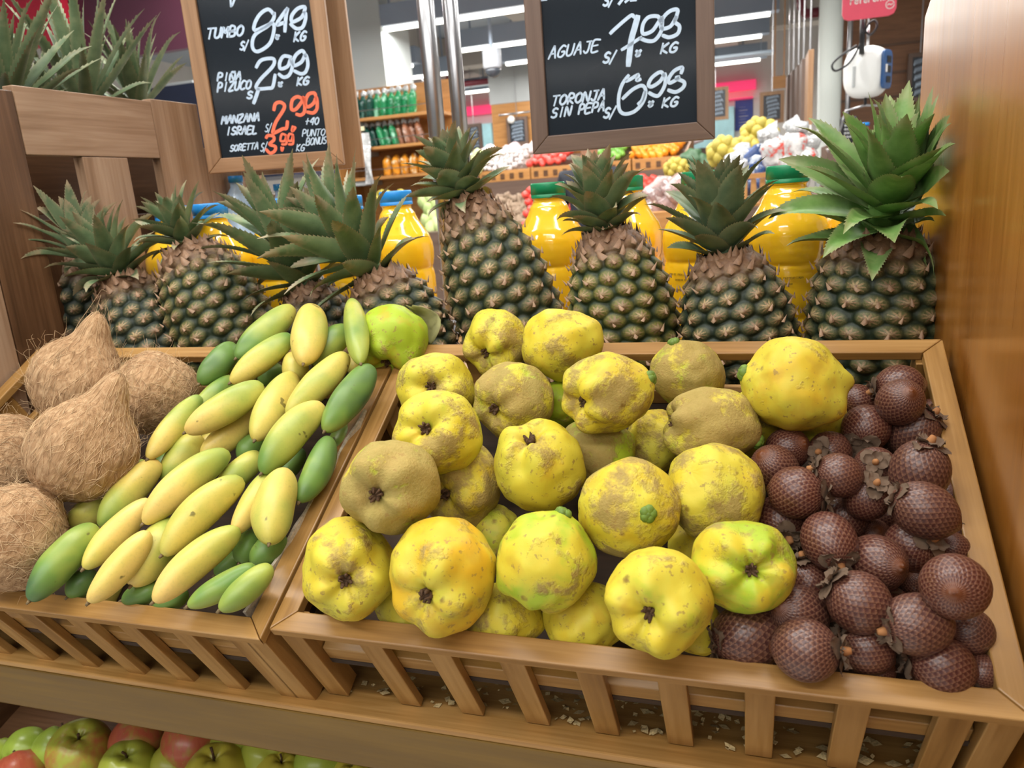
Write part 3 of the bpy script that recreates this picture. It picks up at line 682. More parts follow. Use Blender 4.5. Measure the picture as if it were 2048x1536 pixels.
# apples in the lower tray -----------------------------------------------------------
def apple_mat():
    t = NT('apple_skin'); red, yl, _, al, rnd = t.ocol(); v = t.vec(rnd=True); n1 = t.noise(v, 14, 3, .6, .5); n2 = t.noise(t.vec((1, 1, .15), rnd=True), 130, 2); n3 = t.noise(v, 350, 2)
    c = t.mix(yl, S(150, 180, 70), S(204, 190, 70)); f = t.step(t.math('ADD', t.math('ADD', n1, t.math('MULTIPLY', n2, .3)), t.math('MULTIPLY_ADD', red, .8, -.65)), .42, .72)
    c = t.mix(f, c, t.mix(n2, S(176, 66, 56), S(198, 116, 78))); c = t.mix(t.math('MULTIPLY', t.step(n3, .68, .74), .4), c, S(210, 200, 130)); return t.out(c, .3)
M['apple'] = apple_mat()
AP = [(56, 1497, 43, .80, .05, .1, (126 / 2.7 - 56, 1508 - 1497, 1), 'green apple with a dried brown eye, at the left end of the lower tray'),
 (113, 1500, 46, .86, .1, .1, None, 'pale green apple behind the big red-striped apple in the lower tray'),
 (160, 1503, 62, .78, .62, .5, (14, -52, .5), 'large red-striped apple with its stem cavity up, in the lower tray'),
 (275, 1484, 54, .86, .95, .1, None, 'dark pink-red apple in shade under the beam, beside the large striped one'),
 (257, 1537, 56, .80, .4, .4, (10, -46, .5), 'lime and blush apple with a dented top at the bottom edge of the photo'),
 (385, 1488, 60, .90, .8, .2, None, 'dull red apple deep in shade under the wooden beam'),
 (434, 1556, 66, .80, .35, .9, (0, -60, .3), 'yellow apple with a russet top, third of the front apples at the bottom edge'),
 (470, 1500, 52, .92, .05, .3, None, 'dark green apple deep in shade between the yellow apples'),
 (534, 1510, 54, .84, .02, .4, (35, -5, 1), 'lime apple with a shaded hollow, just under the beam'),
 (555, 1552, 48, .78, .02, .9, None, 'bright yellow apple at the bottom edge in front of the lime one'),
 (640, 1530, 54, .88, .02, .2, None, 'dark green apple in shade left of the yellow apple with a leaf scrap'),
 (709, 1556, 46, .76, .02, 1., (-5, -44, .3), 'yellow apple with a dry leaf scrap on top, rightmost in the lower tray'),
 (40, 1556, 52, .76, .98, .1, None, 'deep red apple at the bottom left corner of the photo'),
 (-8, 1512, 34, .82, .1, .2, None, 'green apple cut off by the left edge of the photo'),
 (345, 1530, 44, .84, .3, .6, None, 'yellowish apple low between the blush and yellow apples')]
for i, (px, py, pr, Y, red, yl, eye, lab) in enumerate(AP):
    lo, hi = .5, .97
    for _ in range(30):
        Y = (lo + hi) / 2; P = at(px, py, Y); R = pr / pxm(P)
        if P[2] - .97 * R > LOWZ(Y): lo = Y
        else: hi = Y
    rnd = random.Random(60 + i)
    ax = Vector(CR * eye[0] / pr - CU * eye[1] / pr - CF * eye[2]) if eye else Vector((rnd.uniform(-.6, .6), rnd.uniform(0, .8), .6)); nu, nv = 48, 36; G = np.zeros((nv, nu, 3))
    for j in range(nv):
        t_ = math.pi * (j + .001) / (nv - 1 + .002)
        for k in range(nu):
            p = 2 * math.pi * k / nu; r_ = 1 - .34 * math.exp(-(t_ / .28) ** 2) - .22 * math.exp(-((math.pi - t_) / .25) ** 2) - .10 * math.exp(-((t_ - 2.6) / .7) ** 2) + .03 * math.cos(5 * p) * math.cos(t_) ** 2
            G[j, k] = (R * r_ * math.sin(t_) * math.cos(p), R * r_ * math.sin(t_) * math.sin(p), 1.02 * R * r_ * math.cos(t_))
    t = thing('apple', lab, 'apple', tuple(P), frame(ax, i).to_euler(), 'apples in the lower tray')
    o = MB().grid(G, closed_u=True).build('flesh', M['apple'], t, True); o.color = (red, yl, 0, 1)
    MB().tube([(0, 0, R * .6), (R * .03, 0, R * .9), (R * .12, 0, R * 1.08)], [R * .05, R * .04, R * .05], 6).build('stem', M['calyx'], t, True)
    if i == 11: MB().grid([[(-.01, -.004, R * .93), (.008, -.006, R * .96)], [(-.008, .004, R * .98), (.01, .005, R * .94)]]).build('leaf_scrap', M['dry_leaf'], t)
# printed liner at the left of the lower tray
ln = MB(); a, b = at(0, 1500, .86), at(84, 1410, 1.0)
ln.hexa([tuple(a), tuple(a + (.003, 0, 0)), tuple(b + (.003, 0, 0)), tuple(b)], [tuple(p + np.array([0, 0, .012])) for p in (a, a + (.003, 0, 0), b + (.003, 0, 0), b)])
tag(centre(ln.build('tray_edge_strip', plain('white_plastic', S(200, 200, 205), .4))), 'thin white edge strip behind the green apples in the lower tray', 'strip')
def blotch():
    t = NT('printed_carton'); n = t.noise(t.vec((1, 1, 1)), 22, 2, .5); return t.out(t.ramp(n, [(.42, S(104, 50, 48)), (.5, S(60, 46, 40)), (.58, S(110, 122, 108))]), .5)
cb = MB(); P = at(130, 1425, .985)
cb.box(P[0] - .06, P[0] + .12, .975, .987, LOWZ(.98) + .002, P[2] + .03)
tag(centre(cb.build('printed_carton', blotch(), None, False, .001)), 'printed red and grey-green carton side in shade behind the apples', 'carton')

# flakes and shavings on the shelf under the right crate
fk = MB(); rnd = random.Random(9)
for k in range(420):
    u = rnd.choice([-.43, -.36, -.29, -.22, -.15, -.08, -.01, .06, .13]) + rnd.gauss(.035, .02); y = rnd.uniform(.655, .75); s_ = rnd.uniform(.002, .008); a_ = rnd.uniform(0, 6.28); z = SHELF_Z + rnd.uniform(.001, .005)
    fk.add([(u + s_ * math.cos(a_ + q) * (1 if q_ % 2 else .5), y + s_ * math.sin(a_ + q) * .7, z + rnd.uniform(-.0008, .0022)) for q_, q in enumerate((0, 1.6, 3.1, 4.7))], [(0, 1, 2, 3)])
o = centre(fk.build('husk_flakes', plain('pale_flakes', S(196, 172, 122), .9, .3, 500))); o['kind'] = 'stuff'; o['label'] = 'pale dry husk flakes littering the shelf under the crates'

# pineapples --------------------------------------------------------------------------
def pine_mat():
    t = NT('pineapple_skin'); tone_, _, _, al, rnd = t.ocol(); e = t.attr('ed'); an = t.attr('ea'); er = t.attr('er'); et = t.attr('et'); v = t.vec(rnd=True)
    n1 = t.noise(v, 260, 3, .65); n2 = t.noise(v, 30, 2)
    star = t.noise(t.vec((1, 1, 1), rnd=True), 420, 2, .7)
    rad = t.math('MULTIPLY_ADD', t.math('SINE', t.math('MULTIPLY', an, 9.0)), .16, e)
    rad = t.math('ADD', rad, t.math('MULTIPLY_ADD', star, .5, -.25))
    mid = t.mix(tone_, S(48, 55, 48), S(98, 98, 42)); mid = t.mix(t.step(n1, .4, .7), mid, t.mix(tone_, S(92, 96, 84), S(128, 122, 56)))
    edge = t.mix(tone_, S(26, 36, 32), S(36, 52, 24))
    cen = t.mix(er, S(134, 112, 84), S(168, 146, 104)); cen = t.mix(t.step(n1, .45, .7), cen, S(112, 82, 66))
    c = t.mix(t.step(rad, .62, .30), mid, cen) ; c = t.mix(t.step(rad, .26, .52), cen, mid)
    c = t.mix(t.step(e, .58, .84), c, edge)
    c = t.mix(t.step(et, .80, .93), c, t.mix(n1, S(92, 62, 48), S(150, 116, 84)))
    c = t.mix(t.attr('br'), c, t.mix(n1, S(128, 92, 78), S(190, 158, 122)))
    t.bump(n1, .35, .0012); return t.out(c, .55, **{'Specular IOR Level': .4})
M['pine'] = pine_mat()
def leaf_mat():
    t = NT('pineapple_leaf'); tone_, dry, _, al, rnd = t.ocol(); s_ = t.attr('along'); w = t.attr('across'); h = t.attr('hue'); v = t.vec(rnd=True); n = t.noise(v, 40, 3); n2 = t.noise(v, 300, 2)
    base = t.mix(tone_, S(88, 104, 84), S(104, 150, 66)); base = t.mix(t.step(n, .35, .7), base, t.mix(tone_, S(118, 132, 106), S(142, 184, 98)))
    base = t.mix(t.math('MULTIPLY', h, .5), base, S(80, 94, 62)); base = t.mix(t.math('MULTIPLY', t.step(w, .6, 1.0), .35), base, S(150, 150, 112))
    d = t.step(t.math('ADD', s_, t.math('MULTIPLY_ADD', n, .9, -.45)), .68, .9); base = t.mix(t.math('MULTIPLY', d, dry), base, S(158, 142, 112))
    t.bump(n2, .1, .0006); return t.out(base, .46, **{'Specular IOR Level': .45})
M['leaf'] = leaf_mat()
def pine_body(H, R, seed, tone_, NR=11, NC=13, neck=.5, slim=1.0):
    rnd = random.Random(seed); nu, nv = 176, 132; P = np.zeros((nv, nu, 3)); A = {k: np.zeros((nv, nu)) for k in ('ed', 'ea', 'er', 'et', 'br')}
    def prof(s_):
        b = .74 + .26 * math.sin(min(1, s_ / .42) * math.pi / 2); top = 1 - (1 - neck) * max(0, (s_ - .45) / .55) ** 2.0
        return b * top * (1 - .25 * max(0, (s_ - .93) / .07) ** 2)
    tw = rnd.choice((-1, 1)) * .14; ers = {}
    jt = {}
    def jit(a, b):
        if (a, b) not in jt: jt[(a, b)] = (rnd.uniform(-.11, .11), rnd.uniform(-.10, .10))
        return jt[(a, b)]
    for j in range(nv):
        s_ = j / (nv - 1); fr_ = s_ * NR
        for k in range(nu):
            u = k / nu * NC + tw * fr_; best = (9, 0, 0, 0)
            for rr_ in (math.floor(fr_), math.floor(fr_) + 1, math.floor(fr_) - 1):
                off = .5 * (rr_ % 2); uu = math.floor(u - off + .5) + off
                for u2 in (uu, uu + 1, uu - 1):
                    jx, jy = jit(rr_, round((u2 - tw * rr_) * 2) % (2 * NC)); dx, dy = (u - u2 - jx), (fr_ - rr_ - jy) * .86
                    d = dx * dx + dy * dy
                    if d < best[0]: best = (d, dx, dy, (rr_, round(((u2 - tw * rr_) % NC), 1)))
            d = math.sqrt(best[0]); e = min(1.0, d / .56); h = (1 - e ** 2.6); er = ers.setdefault(best[3], rnd.random())
            r = R * prof(s_) + (.0062 * h + .0030 * math.exp(-(d / .14) ** 2) - .003) * (R / .07) * (1 if s_ < .88 else .4)
            th = 2 * math.pi * k / nu; P[j, k] = (r * math.cos(th), r * math.sin(th), H * s_)
            A['ed'][j, k] = e; A['ea'][j, k] = math.atan2(best[2], best[1]); A['er'][j, k] = er; A['et'][j, k] = s_
    mb = MB(); mb.grid(P, closed_u=True, **A); n0 = len(mb.v)
    mb.f.append(tuple(range(nu))[::-1]); mb.mi.append(0)
    # dry bract tips on the eyes
    for rr_ in range(0, NR + 1):
        for c_ in range(NC * (2 if rr_ > NR * .82 else 1)):
            s_ = min(.995, (rr_ + (.5 if c_ >= NC else 0)) / NR); c_ = c_ + (.5 if c_ >= NC else 0); u = (c_ + .5 * (rr_ % 2)) - tw * rr_; th = 2 * math.pi * u / NC; r = R * prof(s_) + .006 * R / .07
            o = Vector((math.cos(th), math.sin(th), 0)); sd = Vector((-math.sin(th), math.cos(th), 0)); up = Vector((0, 0, 1)); c0 = o * r + up * (H * s_ - .004)
            top = s_ > .84; L = R * (rnd.uniform(.14, .24) if top else rnd.uniform(.08, .17)); w = R * (.085 if top else .045) * rnd.uniform(.7, 1.2)
            tip = c0 + up * L * .8 + o * L * (rnd.uniform(-.1, .22) if top else rnd.uniform(.2, .7)) + sd * L * rnd.uniform(-.5, .5)
            mb.add([c0 - sd * w, c0 + o * .003 - up * w * .6, c0 + sd * w, tip], [(0, 1, 3), (1, 2, 3), (0, 3, 2)], br=rnd.uniform(.4, 1) if not top else .3, et=s_)
    return mb
def crown_mesh(N, Lmax, seed, spread=1.0, wid=.017, core=.012, stemh=.05, droop=1.0, teeth=True):
    rnd = random.Random(seed); mb = MB()
    mb.tube([(0, 0, -.02), (0, 0, stemh * .9)], [core * 1.3, core * .6], 8)
    for i in range(N):
        u = (i + .5) / N; a = i * 2.39996 + rnd.uniform(-.2, .2)
        el = math.radians((2 + 80 * u ** .85) / 1.0) + rnd.uniform(-.12, .12); el = math.pi / 2 - (math.pi / 2 - el) * spread
        L = Lmax * (.42 + .62 * math.sin(math.pi * min(1, .12 + .80 * u))) * rnd.uniform(.82, 1.12) * (1.0 if u < .93 else .8)
        o = Vector((math.cos(a), math.sin(a), 0)); sd = Vector((-math.sin(a), math.cos(a), 0)); up = Vector((0, 0, 1))
        p = o * core * (1.2 - .75 * u) + up * (stemh * u - .008); bend = rnd.uniform(.3, 1.1) * (1.25 - u) * droop * 1.1; n = 11; G = []; wv = wid * rnd.uniform(.85, 1.2) * (.75 + .5 * (1 - abs(u - .45)))
        twist = rnd.uniform(-.9, .9); hue = rnd.random(); kink = rnd.random() < .22; ats = []; 
        for k in range(n):
            s_ = k / (n - 1); ang = el - bend * s_ ** 1.6 - (1.4 * max(0, s_ - .7) if kink else 0) + .35 * math.sin(s_ * 2) * (1 - u)
            d = o * math.cos(ang) + up * math.sin(ang); nrm = -o * math.sin(ang) + up * math.cos(ang)
            w = wv * (1 - s_ ** 1.7) * (.72 + .5 * math.sin(min(1, s_ * 1.5 + .2) * math.pi * .62)) + .0004
            s2 = sd * math.cos(twist * s_) + nrm * math.sin(twist * s_)
            n2 = nrm * math.cos(twist * s_) - sd * math.sin(twist * s_)
            cup = w * .38
            G.append([p - s2 * w + n2 * cup, p - s2 * w * .5 + n2 * cup * .25, p, p + s2 * w * .5 + n2 * cup * .25, p + s2 * w + n2 * cup])
            ats.append(s_); p = p + d * (L / (n - 1))
        mb.grid([[tuple(q) for q in r_] for r_ in G], along=np.repeat(ats, 5), across=np.tile([1, .5, 0, .5, 1], n), hue=np.full(n * 5, hue))
        if teeth:
            for side in (0, 4):
                for k in range(n - 2):
                    for f_ in (0.25, .75):
                        q0 = G[k][side].lerp(G[k + 1][side], f_ - .17); q1 = G[k][side].lerp(G[k + 1][side], f_ + .2); out_ = (G[k][side] - G[k][2]).normalized(); fw_ = (G[k + 1][side] - G[k][side])
                        tip = q1 + out_ * 0.0021 * (Lmax / .12) ** .4 + fw_.normalized() * .0012
                        mb.add([q0, q1, tip], [(0, 1, 2)], along=.9, across=1, hue=hue)
    return mb
def pineapple(label, base, top, R, crown_dir, N, Lmax, seed, tone_, ltone, dry, spread=1.0, wid=.017, NR=11, NC=13, neck=.5, droop=1.0, group='pineapples standing in a row behind the crates', stemh=.05, core=.013):
    base, top = Vector(base), Vector(top); H = (top - base).length
    fr = frame(top - base, 0); t = thing('pineapple', label, 'pineapple', tuple(base), (0, 0, 0), group)
    b = pine_body(H, R, seed, tone_, NR, NC, neck).build('fruit_body', M['pine'], t, True); b.rotation_euler = fr.to_euler(); b.color = (tone_, 0, 0, 1)
    cm = crown_mesh(N, Lmax, seed + 50, spread, wid, core, stemh, droop); RM = frame(Vector(crown_dir), seed); IM = RM.transposed(); nv_ = []
    for v_ in cm.v:                       # leaves bend along the end panels instead of passing through them
        q = RM @ Vector(v_) + top; ov = q.x - .196; un = -1.125 - q.x
        if ov > 0: q.x = .196 + ov * .12; q.y -= ov * .8
        if un > 0 and group.startswith('pineapples standing'): q.x = -1.125 - un * .1; q.y -= un * .7
        nv_.append(tuple(IM @ (q - top)))
    cm.v = nv_; c = cm.build('leaf_crown', M['leaf'], t, True); c.location = top - base; c.rotation_euler = RM.to_euler(); c.color = (ltone, dry, 0, 1)
    return t
PY = 1.09
def pp(bx, tx, ty, w, Y=PY, lean=0.0):
    """base point on the stand top under pixel column bx, neck point at pixel (tx, ty)"""
    lo, hi = 600.0, 1100.0
    for _ in range(40):
        mid = (lo + hi) / 2
        if at(bx, mid, Y)[2] > TOP_Z + .004: lo = mid
        else: hi = mid
    B = at(bx, lo, Y); T_ = at(tx, ty, Y + lean); Mid = (B + T_) / 2
    return B, T_, w / 2 / pxm(Mid)
def pine(label, bx, tx, ty, w, cd, N, Lpx, seed, tone_, lt, dry, Y=PY, lean=0.0, **k):
    B, T_, R = pp(bx, tx, ty, w, Y, lean); R -= .003
    return pineapple(label, B, T_, R, cd, N, Lpx / pxm(T_), seed, tone_, lt, dry, **k)
pine('dark pineapple at the far left, leaning on the slatted end panel behind its neighbour', 165, 152, 508, 150, (-.25, .1, 1), 32, 104, 1, .3, .15, 1., Y=1.17, spread=.95, wid=.012, stemh=.06)
pine('squat dark pineapple second from the left with a curling grey-green crown', 345, 243, 553, 178, (-.4, -.1, .9), 42, 112, 2, .3, .2, .8, Y=1.07, spread=1.1, wid=.0135, NR=10, stemh=.062)
pine('olive pineapple with a small tidy crown, third from the left, leaning left', 505, 374, 492, 205, (-.25, -.1, 1), 42, 90, 3, .65, .2, .7, Y=1.1, spread=1.1, wid=.0105, stemh=.058, NR=12, NC=14)
pine('pink-shouldered pineapple with a tall dark crown below the left price board', 680, 612, 570, 165, (-.42, .05, .9), 46, 180, 4, .25, .25, .7, Y=1.09, spread=1.0, wid=.0145, stemh=.115, NR=10)
pine('dark pineapple whose long leaves point left, just left of the steel poles', 860, 752, 545, 205, (-.62, -.05, .8), 46, 172, 5, .4, .28, .9, Y=1.05, spread=1.0, wid=.0145, stemh=.11)
pine('tallest pineapple, leaning left across the steel poles with bluish eyes', 1075, 930, 395, 215, (-.32, .0, 1), 48, 102, 6, .5, .2, .8, Y=1.1, NR=14, NC=13, spread=1.1, wid=.0135, stemh=.07, neck=.36)
pine('upright green-gold pineapple below the right price board', 1278, 1212, 458, 215, (-.18, .0, 1), 46, 104, 7, .9, .22, 1., Y=1.09, NR=12, spread=.85, wid=.0135, stemh=.075, neck=.46)
pine('compact dark pineapple with long pointed leaves, second from the right end panel', 1500, 1448, 503, 226, (-.12, 0, 1), 42, 142, 8, .4, .12, .4, Y=1.08, NR=11, spread=.85, wid=.015, stemh=.075, neck=.48)
pine('large pineapple with a big bright green crown, beside the right end panel', 1742, 1757, 464, 262, (.12, -.36, 1), 48, 200, 9, .5, .9, .4, Y=1.10, NR=11, NC=14, spread=1.18, wid=.0185, neck=.6, stemh=.10, core=.02)
# pineapples on the higher table behind the slatted panel
sdt = thing('side_table', 'high wooden table behind the slatted panel, carrying pineapples', 'table', (-1.7, 1.6, 0))
part(MB().box(-2.3, -1.27, 1.15, 2.1, 1.36, 1.39), 'table_top', M['dwood_x'], sdt, .002)
for xx in (-2.28, -1.33):
    for yy in (1.17, 2.02): part(MB().box(xx, xx + .05, yy, yy + .05, 0, 1.359), 'leg', M['dwood_z'], sdt, .002)
for lab, px, py, X, dirv_, Lp, seed, N, sp in (('pineapple with tall upright silver-green leaves, behind the slatted panel top rail', 172, 215, -1.40, (-.05, .1, 1), 235, 21, 30, .72),
        ('pineapple with a narrower silver-green crown, right one behind the slatted panel', 278, 215, -1.42, (-.1, .1, 1), 165, 22, 28, .72),
        ('pineapple half hidden by the grey metal post, behind the slatted panel', 10, 230, -1.38, (.1, .1, 1), 240, 23, 32, .8),
        ('short pineapple crown between the grey metal post and the tall leaves', 96, 240, -1.55, (-.1, .1, 1), 120, 24, 26, .9)):
    T_ = onx(px, py, X); B = np.array([T_[0] + .01, T_[1], 1.392])
    pineapple(lab, B, T_, .062, dirv_, N, Lp / pxm(T_), seed, .2, .16, .35, spread=sp, wid=.0115, group='pineapples behind the slatted panel', droop=.45, NR=9)

# juice bottles -----------------------------------------------------------------------------
def juice_mat():
    t = NT('orange_juice'); n = t.noise(t.vec(rnd=True), 8, 2); c = t.mix(n, S(250, 190, 16), S(255, 208, 52))
    return t.out(c, .12, **{'Specular IOR Level': .6, 'Coat Weight': .6, 'Coat Roughness': .03, 'Subsurface Weight': .25, 'Subsurface Radius': (.03, .02, .004), 'Subsurface Scale': .4})
M['juice'] = juice_mat()
M['cap_green'] = plain('green_cap', S(20, 132, 84), .35, .05, 60); M['cap_blue'] = plain('blue_cap', S(36, 138, 214), .35, .05, 60)
M['print'] = plain('bottle_print', S(120, 96, 14), .6)
BPROF = [(.001, 0), (.040, 0), (.050, .004), (.0545, .012), (.055, .03), (.0535, .04), (.055, .05), (.0555, .09), (.0535, .097), (.0555, .104), (.056, .16), (.0545, .172), (.0528, .178), (.0548, .184), (.0568, .196), (.0575, .21), (.0565, .225), (.053, .24), (.046, .256), (.0395, .268), (.0355, .277), (.0335, .283), (.0298, .288), (.0278, .291), (.0278, .296), (.0295, .2965), (.0295, .299), (.0265, .3)]
BPROF = [(r * (1 + .10 * max(0, min(1, (z - .004) / .02)) * max(0, min(1, (.262 - z) / .03))), z) for r, z in BPROF]
def bottle_mesh():
    mb = MB(); n = 72; rows = []
    zz = []
    for (r0, z0), (r1, z1) in zip(BPROF[:-1], BPROF[1:]):
        for q in range(3): zz.append((r0 + (r1 - r0) * q / 3, z0 + (z1 - z0) * q / 3))
    zz.append(BPROF[-1])
    for r, z in zz:
        row = []
        for k in range(n):
            a = 2 * math.pi * k / n; rr = r
            if .24 < z < .278: rr *= 1 - .02 * max(0, math.cos(6 * a)) ** 2 * math.sin((z - .24) / .038 * math.pi)
            if .05 < z < .165: rr *= 1 - .012 * max(0, math.cos(4 * a + .6)) ** 3 * math.sin((z - .05) / .115 * math.pi)
            row.append((rr * math.cos(a), rr * math.sin(a), z))
        rows.append(row)
    mb.grid(rows, closed_u=True); return mb.mesh('bottle_body', M['juice'], True)
BODY = bottle_mesh()
def cap_m(mt):
    mb = MB(); n = 96; R = []
    for r, z, rib in ((.0306, .2985, 1), (.0306, .304, 1), (.0300, .3045, 0), (.0306, .305, 1), (.0306, .322, 1), (.0296, .3245, 0), (.001, .325, 0)):
        R.append([((r + (.0004 * (k % 2) if rib else 0)) * math.cos(2 * math.pi * k / n), (r + (.0004 * (k % 2) if rib else 0)) * math.sin(2 * math.pi * k / n), z) for k in range(n)])
    return mb.grid(R, closed_u=True).mesh('bottle_cap', mt, True)
CAPG, CAPB = cap_m(M['cap_green']), cap_m(M['cap_blue'])
# a single stroke alphabet, used for the printed lines, the price boards and the red sign
GL = {'A': ['0,0 .45,1 .55,1 1,0', '.2,.4 .8,.4'], 'B': ['0,0 0,1 .7,.95 .75,.6 0,.52 .85,.45 .85,.05 0,0'], 'C': ['1,.9 .5,1 .05,.6 .1,.15 .5,0 1,.12'], 'D': ['0,0 0,1 .6,.95 .95,.6 .9,.2 .5,0 0,0'], 'E': ['1,1 .05,1 .05,0 1,0', '.05,.52 .8,.55'],
 'F': ['1,1 .05,1 .05,0', '.05,.52 .8,.55'], 'G': ['1,.88 .55,1 .08,.6 .12,.12 .6,0 .95,.2 .95,.45 .55,.45'], 'I': ['.5,0 .5,1'], 'J': ['.8,1 .75,.2 .45,0 .1,.2', '.3,1 1,1'], 'K': ['.1,0 .1,1', '.9,1 .15,.45 .95,0'], 'L': ['.1,1 .1,0 .95,.02'], 'M': ['0,0 .1,1 .5,.4 .9,1 1,0'],
 'N': ['0,0 .05,1 .9,0 1,1'], 'O': ['.5,1 .05,.75 .05,.25 .5,0 .95,.25 .95,.75 .5,1'], 'P': ['.1,0 .1,1 .8,.95 .85,.55 .1,.45'], 'R': ['.1,0 .1,1 .8,.95 .82,.58 .1,.5 .95,0'], 'S': ['.95,.88 .5,1 .1,.78 .3,.55 .85,.42 .9,.12 .45,0 .02,.12'], 'T': ['0,1 1,1', '.5,1 .45,0'], 'U': ['.05,1 .08,.2 .45,0 .9,.2 .95,1'],
 'Z': ['.05,1 .95,1 .05,0 1,0'], '/': ['0,-.15 .7,1.1'], '+': ['.1,.5 .9,.55', '.5,.9 .45,.1'], '.': ['.3,0 .45,.12 .3,.12 .45,0'], 'Ñ': ['0,0 .05,.85 .9,0 1,.85', '.2,1.02 .45,1.1 .6,1.0 .85,1.1'], 'Q': ['.5,1 .05,.75 .05,.25 .5,0 .95,.25 .95,.75 .5,1', '.6,.3 1,-.1'], 'V': ['0,1 .5,0 1,1'], 'X': ['0,0 1,1', '0,1 1,0'],
 '0': ['.5,1 .08,.75 .08,.25 .5,0 .92,.25 .92,.75 .5,1'], '1': ['.2,.75 .6,1 .55,0'], '2': ['.05,.75 .3,1 .85,.95 .9,.6 .1,.05 1,.05'], '3': ['.05,.9 .5,1 .9,.8 .4,.52 .95,.3 .5,0 .05,.1'], '4': ['.75,0 .85,1 .05,.4 1,.42'], '5': ['.9,1 .15,1 .1,.55 .75,.55 .9,.25 .5,0 .05,.1'], '6': ['.85,1 .2,.6 .08,.2 .45,0 .9,.2 .8,.5 .15,.4'], '7': ['.05,1 .95,1 .4,0'], '8': ['.5,.52 .1,.8 .5,1 .9,.8 .5,.52 .05,.22 .5,0 .95,.22 .5,.52'], '9': ['.85,.7 .45,.5 .1,.7 .4,1 .85,.9 .85,.45 .5,0 .1,.08'],
 'r': ['.1,0 .1,.65', '.1,.4 .4,.65 .8,.6'], 'e': ['.05,.35 .95,.38 .8,.65 .3,.65 .05,.35 .2,.05 .6,0 .9,.12'], 'f': ['.3,0 .3,.8 .55,1 .9,.95', '0,.62 .8,.62'], 'n': ['.08,0 .08,.65', '.08,.45 .5,.67 .9,.5 .9,0'], 'c': ['.9,.55 .5,.67 .1,.4 .3,.05 .9,.1'], 'i': ['.5,0 .5,.63', '.5,.85 .5,.93'], 'a': ['.85,.65 .85,0', '.85,.5 .4,.66 .08,.35 .4,0 .85,.2'], 'l': ['.5,0 .5,1']}
def smooth_pts(pl, n=5):
    if len(pl) < 3: return pl
    out = []; P = [pl[0]] + pl + [pl[-1]]
    for i in range(1, len(P) - 2):
        for k in range(n):
            t = k / n; a, b, c, d = (np.array(P[i + q]) for q in (-1, 0, 1, 2))
            out.append(tuple(.5 * (2 * b + (c - a) * t + (2 * a - 5 * b + 4 * c - d) * t * t + (3 * b - a - 3 * c + d) * t ** 3)))
    out.append(pl[-1]); return out
def strokes(text, x, y, adv, h, slope=0.0, slant=.2, ratio=.78):
    """pixel polylines for a line of text: baseline starts at (x, y), letters adv wide apart, h tall"""
    res = []
    for i, ch in enumerate(text):
        for st_ in GL.get(ch, []):
            pl = []
            for q in st_.split():
                u, v = map(float, q.split(',')); X = x + i * adv + u * adv * ratio + slant * v * h; pl.append((X, y - v * h + slope * (X - x)))
            res.append(pl)
    return res
def ribbon(mb, pts3, width, nrm, lift=.0006):
    """flat painted stroke lying on a board, with rounded ends"""
    nrm = Vector(nrm); pts = [Vector(p) + nrm * lift for p in pts3]; L, R_ = [], []
    for i, p in enumerate(pts):
        d = (pts[min(i + 1, len(pts) - 1)] - pts[max(i - 1, 0)]); d = d.normalized() if d.length > 1e-9 else Vector((1, 0, 0)); s_ = d.cross(nrm).normalized() * width / 2
        e = d * width * .35 if i == len(pts) - 1 else (-d * width * .35 if i == 0 else Vector())
        k = .75 if i in (0, len(pts) - 1) else 1.0
        L.append(p + s_ * k + e); R_.append(p - s_ * k + e)
    mb.grid([[tuple(a), tuple(b)] for a, b in zip(L, R_)])
BT = [('green', 1575, 330, 1.25, 'orange juice bottle with a green cap, in full view left of the biggest pineapple'), ('green', 1095, 365, 1.345, 'orange juice bottle with a green cap, right of the tallest leaning pineapple'),
 ('green', 1251, 352, 1.40, 'orange juice bottle with a green cap, half hidden under the right price board'), ('green', 1400, 342, 1.33, 'orange juice bottle with its cap hidden by the pointed dark pineapple crown'),
 ('blue', 790, 382, 1.36, 'orange juice bottle with a blue cap, left of the steel poles'), ('blue', 418, 407, 1.19, 'orange juice bottle with a blue cap beside the small tidy crown'), ('blue', 340, 413, 1.26, 'orange juice bottle with a blue cap, mostly behind the small tidy crown'),
 ('blue', 545, 398, 1.27, 'orange juice bottle whose cap hides behind the tall dark crown'), ('blue', 690, 392, 1.30, 'orange juice bottle behind the left-pointing leaves'), ('green', 1738, 322, 1.30, 'orange juice bottle almost hidden behind the biggest pineapple')]
